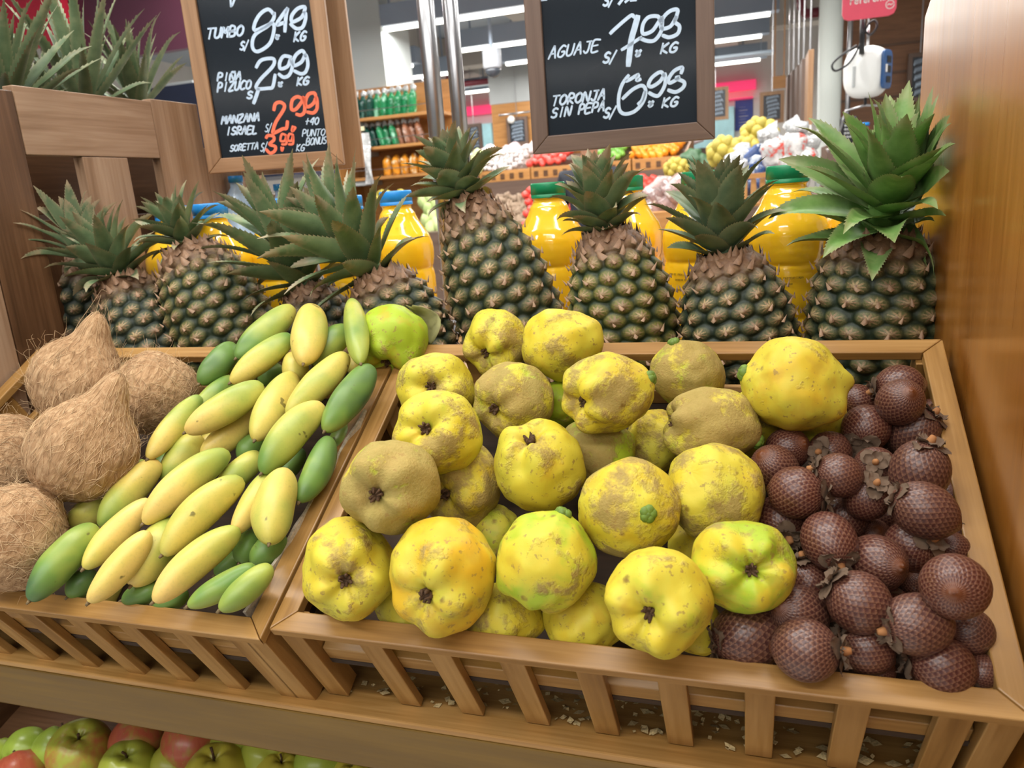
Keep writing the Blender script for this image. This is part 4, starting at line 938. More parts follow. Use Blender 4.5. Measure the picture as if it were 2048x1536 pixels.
for i, (c, px, py, Y, lab) in enumerate(BT):
    P = at(px, py, Y); t = thing('juice_bottle', lab, 'bottle', (P[0], P[1], TOP_Z + .0005), (0, 0, 0), 'juice bottles behind the pineapples'); t.scale = (1, 1, (P[2] - TOP_Z) / .325)
    b = put(BODY, 'bottle_body', t); b.rotation_euler.z = i * .7; put(CAPG if c == 'green' else CAPB, 'bottle_cap', t)
    if i in (0, 3):
        pr = MB(); lines = [('JUGO DE NARANJA PASTEURIZADO', .0030, .0014), ('CONSERVAR REFRIGERADO', .0022, .001), ('', 0, 0), ('INGREDIENTES NARANJA', .0022, .001), ('AGUA', .0022, .001)]
        a0 = -1.75 if i == 0 else -1.95; z = .158
        for tx, hh, w in lines:
            pl = strokes(tx, -len(tx) * hh * .35, 0, hh * .72, hh, 0, 0, .8)
            for s_ in pl:
                ribbon(pr, [(.0622 * math.cos(a0 + x / .056), 0.0622 * math.sin(a0 + x / .056), z - y) for x, y in s_], .0006, (math.cos(a0), math.sin(a0), 0), .0003)
            z -= .0085
        pr.build('printed_lines', M['print'], t)
    if i == 4:
        pr = MB(); a0 = -1.1
        for q in strokes('17 2025', -.008, 0, .0028, .004, 0, .1): ribbon(pr, [(.0515 * math.cos(a0 + x / .05), .0515 * math.sin(a0 + x / .05), .2535 - y) for x, y in q], .0005, (math.cos(a0), math.sin(a0), .5), .0008)
        pr.build('date_print', M['print'], t)
# pale blue water bottles far behind the left price board
M['pet'] = plain('pale_blue_pet', S(176, 206, 236), .15, .1, 30)
for k, (px, py) in enumerate(((470, 352), (515, 362), (560, 368))):
    P = at(px, py, 1.52 + .02 * k); t = thing('water_bottle', 'pale blue plastic bottle under the left price board, %s from the left' % ('first', 'second', 'third')[k], 'bottle', (P[0], P[1], TOP_Z), group='pale blue bottles')
    hh = P[2] - TOP_Z
    MB().lathe([(.001, 0), (.036, 0), (.038, .01), (.036, .1), (.038, .2), (.03, hh - .05), (.014, hh - .025), (.014, hh - .012)]).build('bottle_body', M['pet'], t, True)
    MB().lathe([(.016, hh - .014), (.016, hh), (.001, hh)]).build('bottle_cap', M['cap_blue'], t, True)

# steel poles and the two price boards ---------------------------------------------------------
M['steel'] = plain('brushed_steel', S(178, 178, 180), .28, .04, 60, Metallic=.95)
for (px, py, Y, r, lab) in ((900, 545, 1.6, .0185, 'left steel pole of the pair, reaching down behind the tallest pineapple'), (932, 390, 1.66, .017, 'right steel pole of the pair behind the tallest pineapple')):
    P = at(px, py, Y); t = thing('steel_pole', lab, 'pole', (P[0], P[1], TOP_Z), group='steel poles')
    MB().lathe([(r, .012), (r, 1.06)], n=24).build('tube', M['steel'], t, True); MB().lathe([(r * 1.9, 0), (r * 1.9, .008), (r * 1.2, .012)], n=24).build('foot_flange', M['steel'], t, True)
    MB().tube([(0, 0, 1.02), (0, -.12, 1.02)], .006, 8).build('hook_arm', M['steel'], t, True)
rl = MB().tube([(-1.25, 1.50, 2.06), (.1, 1.50, 2.06)], .012, 12); tag(centre(rl.build('sign_rail', M['steel'], None, True)), 'horizontal steel rail above the picture carrying the two price boards', 'rail')
M['board'] = plain('black_board', S(24, 31, 38), .12, .1, 6, **{'Specular IOR Level': .5}); M['chalk_w'] = plain('white_chalk_ink', S(186, 206, 226), .6, .08, 120); M['chalk_o'] = plain('orange_chalk_ink', S(240, 112, 78), .6, .08, 120)
def board(label, px, fw, mats, top, texts, rot_pts):
    """px: inner/outer frame pixels; the board stands on the vertical plane through the two bottom corners"""
    (ax, ay, aY), (bx, by, bY) = rot_pts; A, B = at(ax, ay, aY), at(bx, by, bY); z0 = (A[2] + B[2]) / 2; A[2] = B[2] = z0
    ex = B - A; wid = np.linalg.norm(ex); ex = ex / wid; nr = np.cross(ex, np.array([0, 0, 1.0])); nr = nr / np.linalg.norm(nr)      # nr faces the camera
    t = thing('price_board', label, 'price board', tuple(A), (0, 0, math.atan2(ex[1], ex[0]))); dpt = .022; H = top
    def rail(q, mt):
        MB().hexa([(x, dpt, z) for x, z in q], [(x, 0, z) for x, z in q]).build('frame_rail', mt, t, False, .0015)
    rail([(0, 0), (wid, 0), (wid - fw, fw), (fw, fw)], mats[0]); rail([(fw, H - fw), (wid - fw, H - fw), (wid, H), (0, H)], mats[0])
    rail([(0, .0004), (fw, fw + .0004), (fw, H - fw), (0, H)], mats[1]); rail([(wid - fw, fw + .0004), (wid, .0004), (wid, H), (wid - fw, H - fw)], mats[1])
    MB().box(fw * .7, wid - fw * .7, .009, .018, fw * .7, H - fw * .7).build('blackboard', M['board'], t)
    for xx in (wid * .2, wid * .8): MB().tube([(xx, .011, H - .002), (xx, .03, H + .05), (xx, .05, 2.06 - z0)], .0025, 6).build('hanger_wire', M['steel'], t)
    def onb(x, y):
        d = ray(x, y); n = -nr; o = A + nr * -.009; s_ = ((o - CAM) @ n) / (d @ n); P = CAM + d * s_ - A
        return (P @ ex, .009, P[2])
    for mat_, lst, nm in texts:
        mb = MB()
        for pl, wpx in lst:
            pts = [onb(*q) for q in smooth_pts(pl)]; ribbon(mb, pts, wpx / pxm(A), (0, -1, 0))
        mb.build(nm, mat_, t)
    return t
def Z1(sc, ox, oy, s): return [(ox + float(a) / sc, oy + float(b) / sc) for a, b in (q.split(',') for q in s.split())]
# left board: traced lettering
La = lambda s: Z1(6.4, 380, 0, s); Lb = lambda s: Z1(6.827, 400, 170, s)
W_ = []; LW = []
for tx, x, y, adv, h, sl, w in (('TUMBO', 413, 78, 15, 20, -.1, 4.2), ('PIÑA', 434, 162, 12.5, 15, -.06, 3.8), ('PIZUCO', 434, 184, 11.5, 17, -.1, 3.8), ('MANZANA', 443, 248, 11, 15, -.09, 3.6), ('ISRAEL', 452, 270, 10.5, 15, -.05, 3.6), ('SORETTA', 460, 303, 8.2, 12, -.1, 2.8), ('PUNTO', 604, 273, 9.4, 13, -.05, 2.2), ('BONUS', 612, 291, 8.4, 14, -.1, 2.2), ('KG', 592, 302, 9, 13, -.02, 2.2), ('+40', 610, 250, 9.5, 14, -.05, 2.6),
        ('KG', 587, 83, 13, 18, -.1, 4), ('KG', 593, 171, 13, 15, -.1, 4), ('S/', 480, 100, 9, 16, -.1, 3.6), ('S', 494, 197, 12, 14, 0, 4), ('S/', 530, 264, 7, 15, -.1, 2), ('S/', 521, 303, 7, 16, -.1, 2.2)):
    LW.append((M['chalk_w'], [(p_, w) for p_ in strokes(tx, x, y, adv, h, sl, .18)], 'word_lettering'))
for s_, w in (('1070,180 1000,120 900,180 830,300 830,390 960,340 1060,300 1075,390 1020,560 870,660 800,600 830,450 1000,330 1070,240 1080,170', 6.6), ('1245,110 1110,310 1200,290', 6.6), ('1250,115 1230,200 1215,400', 6.8), ('1460,160 1470,90 1380,110 1305,200 1310,280 1420,230 1470,160 1480,240 1440,350 1360,365 1290,310', 6.6), ('1110,450 1125,495 1105,485 1140,455', 5),
              ('850,860 900,780 990,750 1075,760 1060,850 900,1020 850,1130 1000,1130 1060,1110 1090,960', 6.6), ('1290,730 1200,720 1150,800 1160,880 1250,850 1290,760 1310,860 1270,960 1200,990 1140,950', 6.6), ('1480,720 1440,650 1360,700 1320,790 1340,840 1430,790 1480,700 1510,820 1480,920 1420,945 1340,910', 6.6), ('1140,1060 1170,1100 1140,1095 1180,1055', 5), ('520,0 525,80', 5), ('575,-20 545,60 525,80', 4)):
    W_.append((La(s_), w))
W_.append((Lb('800,60 770,150 735,245'), 7))
O_ = []
for s_, w in (('1010,340 1030,260 1090,235 1150,270 1140,340 1040,500 1000,620 1010,655 1130,600 1180,590 1195,500', 6.6), ('1400,190 1330,160 1260,210 1250,330 1310,330 1390,230 1420,170 1430,350 1380,410 1320,400', 6.5), ('1580,150 1560,110 1480,130 1440,240 1470,300 1550,250 1590,170 1600,310 1550,380 1470,370', 6.5), ('1270,570 1260,630 1300,580', 6), ('905,720 930,690 1000,700 1010,750 950,810 1030,840 1020,900 960,930 905,880', 6), ('1180,690 1120,670 1100,760 1160,760 1180,690 1180,800 1120,810', 4.5), ('1270,680 1220,670 1200,750 1250,760 1270,690 1270,800 1215,810', 4.5), ('1110,850 1120,900 1140,855', 4)):
    O_.append((Lb(s_), w))
board('tall chalk price board in a tan wooden frame, left one, with white and orange prices', None, .030, (M['fwood_x'], M['fwood_z']), .58, LW + [(M['chalk_w'], W_[:5], 'price_figure'), (M['chalk_w'], W_[5:9] + W_[11:], 'price_figure'), (M['chalk_w'], W_[9:11], 'cut_off_figure'), (M['chalk_o'], O_[:4], 'orange_price_figure'), (M['chalk_o'], O_[4:], 'orange_price_figure')], ((417, 346, 1.42), (688, 330, 1.52)))
# its twin hung right behind it
A_ = at(655, 338, 1.575); tb = thing('price_board', 'second tan-framed board hung back to back behind the left price board', 'price board', (A_[0] - .22, 1.565, A_[2]), (0, 0, .30))
MB().hexa([(0, .02, 0), (.285, .02, 0), (.285, .02, .6), (0, .02, .6)], [(0, 0, 0), (.285, 0, 0), (.285, 0, .6), (0, 0, .6)]).build('back_panel', M['fwood_z'], tb, False, .002)
MB().box(.1, .105, .008, .012, .6, 2.06 - A_[2]).build('hanger_wire', M['steel'], tb)
# right board
Ra = lambda s: Z1(5.486, 1060, 0, s)
W2 = []; RW = []
for tx, x, y, adv, h, sl, w in (('AGUAJE', 1097, 118, 17, 22, -.16, 3.6), ('TORONJA', 1103, 212, 15.5, 19, -.13, 4.2), ('SIN PEPA', 1102, 236, 13.5, 18, -.14, 4), ('S/', 1206, 126, 14, 20, -.1, 4.4), ('S/', 1207, 236, 13, 19, -.1, 4.4), ('KG', 1320, 107, 18, 19, -.1, 4.2), ('KG', 1323, 215, 17, 18, -.1, 4.2), ('S/', 1206, 12, 12, 20, -.1, 4.2)):
    RW.append((M['chalk_w'], [(p_, w) for p_ in strokes(tx, x, y, adv, h, sl, .25)], 'word_lettering'))
for s_, w in (('885,365 930,320 1100,175 1140,185', 6.6), ('1180,190 1150,300 1110,450 1080,710', 11), ('1010,545 1100,490 1220,410', 6), ('1430,230 1400,180 1300,190 1240,270 1240,370 1340,340 1420,230 1450,200 1440,340 1370,440 1290,450 1210,420', 6.8), ('1600,200 1620,110 1540,120 1460,200 1440,310 1540,290 1610,180 1590,240 1640,290 1620,370 1530,410 1460,390', 6.8), ('1170,560 1200,600 1165,610 1215,555', 6),
              ('1210,870 1170,880 1190,820 1100,870 1060,890', 6.6), ('1080,830 1010,930 975,1060 980,1200 1040,1250 1150,1220 1240,1120 1270,1000 1230,940 1130,980 1020,1080', 6.8), ('1190,1140 1230,1100 1260,1010', 6.6), ('1470,830 1430,790 1340,850 1300,930 1340,950 1430,890 1480,810 1480,930 1420,1040 1370,1050 1310,1020', 6.8), ('1660,800 1670,740 1580,780 1520,870 1540,910 1640,850 1600,860 1690,900 1680,960 1600,1010 1520,990', 6.8), ('1310,1120 1340,1150 1305,1165 1350,1115', 6), ('980,40 1010,0', 7), ('1050,20 1100,-20', 6), ('1110,5 1160,0', 6), ('110,5 180,-5', 5)):
    W2.append((Ra(s_), w))
board('wide chalk price board in a brown wooden frame, right one, with only white prices', None, .031, (M['rwood_x'], M['rwood_z']), .60, RW + [(M['chalk_w'], W2[:6], 'price_figure'), (M['chalk_w'], W2[6:11], 'price_figure'), (M['chalk_w'], W2[11:], 'cut_off_figure')], ((1066, 312, 1.45), (1430, 274, 1.46)))

# ================================================================ the shop behind
rnd = random.Random(77)
def bgbox(mb, x0, y0, x1, y1, Y, d):
    """box between lower-left pixel (x0,y0) and upper-right pixel (x1,y1), front face at depth Y, d thick"""
    a, b = at(x0, y0, Y), at(x1, y1, Y); mb.box(min(a[0], b[0]), max(a[0], b[0]), Y, Y + d, min(a[2], b[2]), max(a[2], b[2])); return mb
def bg(name, label, cat, x0, y0, x1, y1, Y, d, mt, group=None, bevel=0.0):
    mb = bgbox(MB(), x0, y0, x1, y1, Y, d)
    if name in ('air_duct', 'wooden_plaque'):           # straps up to the ceiling
        a, b = at(x0, y0, Y), at(x1, y1, Y); w = .006
        for X in (a[0] + .15 * (b[0] - a[0]), b[0] - .15 * (b[0] - a[0])): mb.box(X - w, X + w, Y + d / 2 - w, Y + d / 2 + w, b[2], 3.75)
    return tag(centre(mb.build(name, mt, None, False, bevel)), label, cat, group)
def gbox(name, label, cat, x0, x1, y0, y1, z0, z1, mt, bevel=.003, group=None):
    return tag(centre(MB().box(x0, x1, y0, y1, z0, z1).build(name, mt, None, False, bevel)), label, cat, group)
M['housing'] = plain('fixture_housing', S(150, 165, 184), .5, .04, 3); M['beam_c'] = plain('beam_paint', S(196, 190, 182), .8, .05, 2)
M['redpipe'] = plain('red_pipe', S(112, 36, 50), .4); M['grey'] = plain('grey_paint', S(168, 172, 172), .6, .05, 3); M['black'] = plain('black_plastic', S(22, 22, 26), .4)
def glow(name, c, s_):
    t = NT(name); t.p.inputs['Emission Color'].default_value = c; t.p.inputs['Emission Strength'].default_value = s_; return t.out(c, .5)
M['tube'] = glow('lit_tube', (1, .97, .86, 1), 5.0)
# lit tube fixtures
FX = [(730, 66, 1110, 16, 7.8, 'nearest lit tube light bar on the ceiling, running behind the steel poles'), (915, 106, 1110, 79, 9.45, 'lit tube light bar between the steel poles and the right price board'), (1013, 132, 1110, 118, 10.4, 'short end of a lit tube light bar beside the dome camera'),
      (700, 151, 825, 133, 10.0, 'lit tube light bar ending just left of the steel poles'), (790, 163, 905, 148, 11.0, 'lit tube light bar crossing behind the left steel pole'), (1300, 62, 1540, 33, 9.8, 'topmost lit tube light bar right of the right price board'), (1300, 103, 1523, 75, 11.2, 'middle lit tube light bar right of the right price board'),
      (1300, 147, 1520, 122, 12.6, 'lowest lit tube light bar right of the right price board'), (860, 198, 988, 180, 13.4, 'thin far lit tube light bar above the pink sign band')]
for x0, y0, x1, y1, Y, lab in FX:
    A, B = at(x0, y0, Y), at(x1, y1, Y); z = (A[2] + B[2]) / 2; t = thing('tube_light', lab, 'light', (A[0], Y, z), group='tube lights on the ceiling'); L = B[0] - A[0]
    MB().box(0, L, -.03, .03, 0, .035).build('lit_tube', M['tube'], t); MB().box(-.1, L + .1, -.09, .09, .036, .24).build('housing', M['housing'], t, False, .005)
    lamp('tube_lamp', A[0] + L / 2, Y, z - .012, L, .05, 27 * L)
    for xx in (L * .15, L * .85): MB().box(xx - .01, xx + .01, -.01, .01, .24, 3.75 - z).build('drop_rod', M['housing'], t)
for k, (X, w) in enumerate(((-5.2, .5), (-2.9, .45), (-.7, .45), (1.6, .5))):
    o = MB().box(X, X + w, 5.2, 14.9, 3.42, 3.75).build('trim_%d' % (k + 1), M['beam_c']); struct(o)
o = MB().box(-8.9, 3.9, 12.0, 12.4, 3.3, 3.74).build('trim_5', M['beam_c']); struct(o)
# ducts, pipes, camera
M['duct'] = plain('pale_blue_duct', S(190, 208, 224), .35, .1, 3)
bg('air_duct', 'pale shiny air duct under the ceiling left of the dome camera', 'duct', 800, 186, 985, 166, 13.0, .3, M['duct'], None, .01)
bg('air_duct', 'pale shiny air duct under the ceiling right of the right price board', 'duct', 1380, 124, 1548, 98, 11.9, .3, M['duct'], None, .01)
def pipe(label, pts, Y, r=.045): return tag(centre(MB().tube([tuple(at(x, y, Y)) for x, y in pts], r, 10).build('sprinkler_pipe', M['redpipe'], None, True)), label, 'pipe')
pipe('dark red sprinkler pipe bending beside the steel poles', [(840, 128), (893, 124), (897, 140), (897, 168), (912, 170), (1046, 154), (1052, 120)], 11.6)
pipe('dark red pipe elbow hanging at the top beside the white pillar', [(1602, -40), (1603, 14), (1610, 28), (1640, 24)], 9.0, .05)
P = at(985, 130, 8.4); t = thing('dome_camera', 'grey ceiling dome camera left of the right price board', 'camera', (P[0], P[1], P[2]))
MB().lathe([(.001, .16), (.095, .16), (.1, .15), (.1, -.02), (.09, -.04)]).build('housing', plain('camera_grey', S(176, 182, 190), .4), t, True); MB().lathe([(.085, -.035), (.083, -.07), (.065, -.105), (.035, -.125), (.001, -.13)]).build('dome', plain('smoked_dome', S(60, 66, 74), .08, .05), t, True)
MB().box(-.015, .015, -.015, .015, .16, 3.75 - P[2]).build('drop_rod', M['housing'], t)
# columns and walls
A, B = at(640, 140, 7.7), at(770, 140, 7.7); o = MB().box(A[0], B[0], 7.7, 8.4, 0, 3.75).build('trim_6', plain('column_paint', S(190, 198, 198), .7, .03, 2)); struct(o)
A, B = at(1634, 200, 7.6), at(1682, 200, 7.6); r_ = (B[0] - A[0]) / 2
t = thing('pillar', 'round grey-white pillar behind the green-capped bottle, left of the hanging scale', 'pillar', ((A[0] + B[0]) / 2, 7.6, 0)); M['pillar'] = plain('pillar_paint', S(206, 212, 206), .45, .03, 2)
MB().lathe([(r_ + .03, 0), (r_ + .03, .1), (r_, .12), (r_, 3.75)], n=40).build('shaft', M['pillar'], t, True); MB().tube([(r_ + .05, -.05, .02), (r_ + .05, -.05, 3.7)], .02, 8).build('conduit', M['steel'], t, True)
def pwall(name, x0, x1, Y, z1, mt):
    A, B = at(x0, 250, Y), at(x1, 250, Y); o = MB().box(A[0], B[0], Y, Y + .08, 0, z1).build(name, mt); struct(o); return o
pwall('trim_7', 985, 1110, 11.2, at(1020, 206, 11.2)[2], M['bwood_x']); A = at(985, 250, 11.25); o = MB().box(A[0], A[0] + 1.4, 11.2, 11.28, at(1020, 206, 11.2)[2] + .003, 3.42).build('trim_8', M['grey']); struct(o)
A = at(1660, 250, 9.4); t = MB().box(A[0], 3.9, 9.4, 9.5, 0, 3.4)
struct(t.build('trim_9', wood('brown_panel_wall', 0, S(104, 70, 44), S(126, 86, 56), S(140, 98, 66), .5)))
for k, yy in enumerate((92, 148, 196)):
    a = at(1760, yy, 9.4); o = MB().box(A[0], 3.9, 9.385, 9.399, a[2] - .012, a[2] + .012).build('trim_%d' % (10 + k), M['dwood_x']); struct(o)
# far sign bands
M['pink'] = glow('lit_pink_sign', S(240, 60, 110), .75); M['red'] = plain('painted_red_light', S(214, 44, 70), .4)
for lab, x0, y0, x1, y1, Y in (('lit pink sign band between the steel poles and the wooden wall', 815, 243, 985, 208, 14.7), ('lit pink sign band right of the right price board, over the blue poster', 1380, 190, 1512, 158, 14.7), ('thin lit pink strip just above the blue poster', 1380, 206, 1506, 194, 14.7)):
    bg('sign_band', lab, 'sign', x0, y0, x1, y1, Y, .2, M['pink'])
bg('blue_poster', 'dark blue poster hanging behind the potato sacks', 'poster', 1470, 262, 1506, 198, 14.87, .03, plain('poster_blue', S(44, 66, 150), .5)); 
pm = MB()
for k in range(7): bgbox(pm, 1478, 215 + k * 6, 1490 + (k * 5) % 9, 214 + k * 6, 14.865, .005)
tag(centre(pm.build('poster_text_lines', M['white_wall'])), 'pale lines of small print on the dark blue poster', 'print')
M['cyan'] = plain('pale_cyan_pack', S(170, 218, 226), .4, .25, 3)
bg('refrigerated_case', 'pale cyan lit cooler shelf between the steel poles and pink band', 'cooler', 830, 330, 982, 246, 14.6, .29, M['cyan'])
bg('refrigerated_case', 'pale cyan lit cooler shelf right of the right price board', 'cooler', 1380, 300, 1468, 212, 14.6, .29, M['cyan'])
M['grey_screen'] = plain('scribbled_board', S(44, 50, 58), .4)
def scrib(label, x0, y0, x1, y1, Y, mt, lines=6, fwp=6):
    a, b = at(x0, y0, Y), at(x1, y1, Y); w, h = b[0] - a[0], b[2] - a[2]; t = thing('price_board', label, 'price board', (a[0], Y, a[2])); fw = fwp / pxm(a)
    MB().box(fw, w - fw, .005, .03, fw, h - fw).build('blackboard', M['grey_screen'], t)
    for q in ((0, w, 0, fw), (0, w, h - fw, h), (0, fw, fw, h - fw), (w - fw, w, fw, h - fw)): MB().box(q[0], q[1], -.01, .035, q[2], q[3]).build('frame_rail', mt, t)
    tx = MB()
    for k in range(lines):
        z = fw + (h - 2 * fw) * (k + .6) / (lines + .3); n = 12; lo = rnd.uniform(.1, .3); hi = rnd.uniform(.75, .9)
        ribbon(tx, [(fw + (w - 2 * fw) * (lo + (hi - lo) * q / n), .0, z + (h / lines) * .22 * (1 if q % 2 else -1) + q * h * .004) for q in range(n + 1)], h / lines * .16, (0, -1, 0), -.003)
    tx.build('chalk_lettering', M['chalk_w'], t); MB().box(w * .5 - .004, w * .5 + .004, .01, .02, h, 3.75 - a[2]).build('hanger_wire', M['steel'], t); return t
scrib('small chalk board with a brown frame on the honey wooden wall', 1016, 292, 1054, 232, 11.1, M['rwood_z']); scrib('small chalk board behind the right steel pole', 936, 305, 962, 246, 12.2, M['rwood_z']); scrib('dark chalk board with orange writing left of the left steel pole', 838, 296, 872, 255, 10.8, M['rwood_z'], 4)
scrib('chalk board just right of the right price board, before the pink band', 1405, 243, 1457, 172, 12.5, M['fwood_z'], 6); scrib('chalk board in an orange wooden frame above the potato sacks', 1519, 249, 1569, 180, 8.4, M['fwood_z'], 6, 7); scrib('chalk board on the brown wall behind the hanging scale', 1812, 205, 1866, 102, 9.3, M['rwood_z'], 5, 8)
bg('wooden_plaque', 'plain honey wooden plaque above the orange-framed chalk board', 'plaque', 1545, 178, 1572, 150, 8.6, .03, M['bwood_x'])
P = at(1022, 239, 11.05); tag(centre(MB().lathe([(.001, .02), (.05, .02), (.055, 0)], n=24).build('wall_clock', M['white_wall'], None, True)), 'small round white clock above the chalk board on the wooden wall', 'clock'); o = bpy.data.objects['wall_clock']; o.location = tuple(P); o.rotation_euler = (math.pi / 2, 0, 0)
pl = MB().tube([tuple(at(998, 231, 11.1)), tuple(at(1060, 223, 11.1))], .015, 8); tag(centre(pl.build('wall_rail', M['steel'], None, True)), 'thin steel rail on the honey wooden wall over the small chalk board', 'rail')
# boards hung edge-on in a row beside the pillar
for k, (px, y0, y1, Y) in enumerate(((1577, 150, 246, 9.0), (1586, 140, 246, 8.3), (1596, 130, 246, 7.6), (1606, 118, 248, 6.9), (1619, 100, 250, 6.2))):
    a, b = at(px, y1, Y), at(px, y0, Y); t = thing('hanging_board', 'brown board hung edge-on left of the pillar, %s from the left' % ('first', 'second', 'third', 'fourth', 'fifth and widest')[k], 'board', (a[0], Y, a[2]), group='boards hung edge-on'); h = b[2] - a[2]
    MB().box(-.018, .018, -.02, .34, 0, h).build('board', M['rwood_z'] if k < 4 else M['fwood_z'], t, False, .003); MB().tube([(0, .1, h), (0, .1, 3.4 - a[2])], .006, 6).build('hanger_wire', M['steel'], t); MB().box(-.012, .012, -.02, 0, -.05, 0).build('price_clip', M['white_wall'], t)

# maroon panel and dark cooler behind the left pineapples
t = NT('maroon_panel'); M['maroon'] = t.out(t.ramp(t.noise(t.vec(), .8, 1), [(.4, S(86, 46, 62)), (.6, S(100, 56, 74))]), .35)
bg('wall_panel', 'big dark maroon wall panel behind the tall pineapple leaves', 'panel', 90, 140, 560, -160, 4.6, .06, M['maroon']); bg('red_lit_wall_part', 'panel of painted red light at the far left behind the grey metal post', 'panel', -160, 132, 89, -160, 4.5, .06, M['red'])  # the red panel paints the red light falling on the wall's left part
M['navy'] = plain('navy_case', S(34, 40, 60), .4); bg('dark_case', 'dark navy cooler case under the maroon panel', 'cooler', -200, 420, 560, 141, 4.62, .6, M['navy'])
bg('grey_box', 'pale grey box on the dark cooler case beside the left price board', 'box', 318, 188, 384, 160, 4.63, .2, M['grey'])
P0 = onx(22, 190, -1.30); P1 = onx(8, -30, -1.30); t = thing('metal_post', 'flat grey metal post at the top left, in front of the pineapple leaves', 'post', (P0[0], P0[1] - .05, 1.391))
MB().box(-.019, .019, -.006, .006, .004, .75).build('flat_bar', plain('galvanised_steel', S(150, 156, 166), .4, .08, 12, Metallic=.5), t, False, .001); MB().box(-.04, .04, -.03, .03, 0, .004).build('foot_plate', M['steel'], t)

# shelving with bagged goods
Ys = 7.25; A, B = at(700, 352, Ys), at(868, 147, Ys - .0); X0, X1, ZB, ZT = A[0], B[0], A[2], B[2]
t = thing('shelf_unit', 'honey wood shelf unit of bagged goods left of the steel poles', 'shelf unit', (X0, Ys, 0))
part(MB().box(X0 - .08, X1, Ys + .42, Ys + .45, 0, ZT), 'back_panel', M['bwood_x'], t); part(MB().box(X0 - .11, X0 - .08, Ys - .05, Ys + .45, 0, ZT), 'side_panel', M['bwood_z'], t)
SH = [at(780, 230, Ys)[2], at(780, 290, Ys)[2], at(780, 351, Ys)[2]]
for z in SH:
    part(MB().box(X0 - .079, X1, Ys, Ys + .419, z - .03, z), 'shelf', M['bwood_x'], t, .003); part(MB().box(X0 - .05, X0 + .16, Ys + .02, Ys + .4, z - .075, z - .031), 'bracket', M['grey'], t)
    part(MB().tube([(X0, Ys + .01, z + .07), (X1, Ys + .01, z + .07)], .004, 6), 'guard_wire', M['steel'], t)
def film(name, c, fleck):
    q = NT(name); n = q.noise(q.vec(rnd=True), 16, 3, .7); return q.out(q.ramp(n, [(.40, c), (.55, tuple(x * .6 for x in c[:3]) + (1,)), (.64, fleck)]), .2)
M['bag_green'] = film('green_bag', S(46, 150, 96), S(150, 210, 180)); M['bag_dark'] = film('dark_green_bag', S(38, 84, 74), S(90, 130, 120)); M['bag_brown'] = film('brown_bag', S(164, 112, 84), S(224, 196, 180)); M['bag_orange'] = film('orange_pack', S(226, 150, 46), S(240, 220, 180))
M['clear'] = film('clear_film', S(202, 204, 204), S(250, 250, 250)); M['bag_blue'] = film('blue_silver_pack', S(52, 78, 128), S(196, 204, 212)); M['bag_white'] = film('white_red_film', S(228, 212, 214), S(226, 60, 84)); M['bag_clear_red'] = film('clear_red_film', S(214, 212, 210), S(196, 72, 60))
def bagm(mt, sx, sy, sz, seed, top=True):
    mb = MB(); n, m_ = 16, 12; so = Vector((seed, 2, 3)); rows = []
    for j in range(m_):
        s_ = j / (m_ - 1); w = (1 - abs(2 * s_ - 1) ** 4 * .55) if not top else (1 if s_ < .75 else 1 - (s_ - .75) * 2.6)
        rows.append([((math.copysign(abs(math.cos(a)) ** .6, math.cos(a)) * sx * w * (1 + .15 * mnoise.noise(Vector((math.cos(a), math.sin(a), s_ * 3)) + so))), math.copysign(abs(math.sin(a)) ** .7, math.sin(a)) * sy * w * (1 - (.5 * max(0, s_ - .6))), sz * s_ + .01 * mnoise.noise(Vector((a, s_ * 4, seed)))) for a in [2 * math.pi * k / n for k in range(n)]])
    mb.grid(rows, closed_u=True); mb.f += [tuple(range(n))[::-1], tuple(len(mb.v) - n + k for k in range(n))]; mb.mi += [0, 0]; return mb.mesh('bag', mt, True)
def bag(name, label, cat, px, z, Y, mt, sx, sy, sz, seed, lean=0.0, tuft=True, group=None):
    X = at(px, 250, Y)[0]; t = thing(name, label, cat, (X, Y, z), (0, lean, 0), group); put(bagm(mt, sx, sy, sz, seed), 'bag_body', t)
    if tuft:
        mb = MB(); mb.ball((0, 0, sz * 1.02), sx * 1.05, 12, (1, .6, .9), None, .8, seed); mb.build('clear_film_top', M['clear'], t, True)
    return t
ORD = ['first', 'second', 'third', 'fourth', 'fifth', 'sixth', 'seventh', 'eighth', 'ninth', 'tenth', 'eleventh', 'twelfth']
for k in range(9): bag('grocery_bag', '%s bagged goods on the top shelf, %s from the left' % ('dark green' if k < 3 else 'bright green', ORD[k]), 'bag', 714 + k * 14.2, SH[0] + .001, Ys + .13 + .05 * (k % 2), M['bag_dark'] if k < 3 else M['bag_green'], .032, .05, .24, k, .12, True, 'bagged goods on the shelf unit')
for k in range(9): bag('grocery_bag', '%s bagged goods on the middle shelf, %s from the left' % ('dark green' if k < 2 else 'bright green' if k < 5 else 'brown', ORD[k]), 'bag', 738 + k * 13, SH[1] + .001, Ys + .13 + .05 * (k % 2), M['bag_dark'] if k < 2 else M['bag_green'] if k < 5 else M['bag_brown'], .03, .05, .22, 20 + k, -.2, True, 'bagged goods on the shelf unit')
for k in range(6): bag('grocery_pack', 'orange pack with pale label on the bottom shelf, %s from the left' % ORD[k], 'pack', 768 + k * 18, SH[2] + .001, Ys + .14, M['bag_orange'], .042, .07, .20, 40 + k, 0, False, 'packs on the shelf unit')
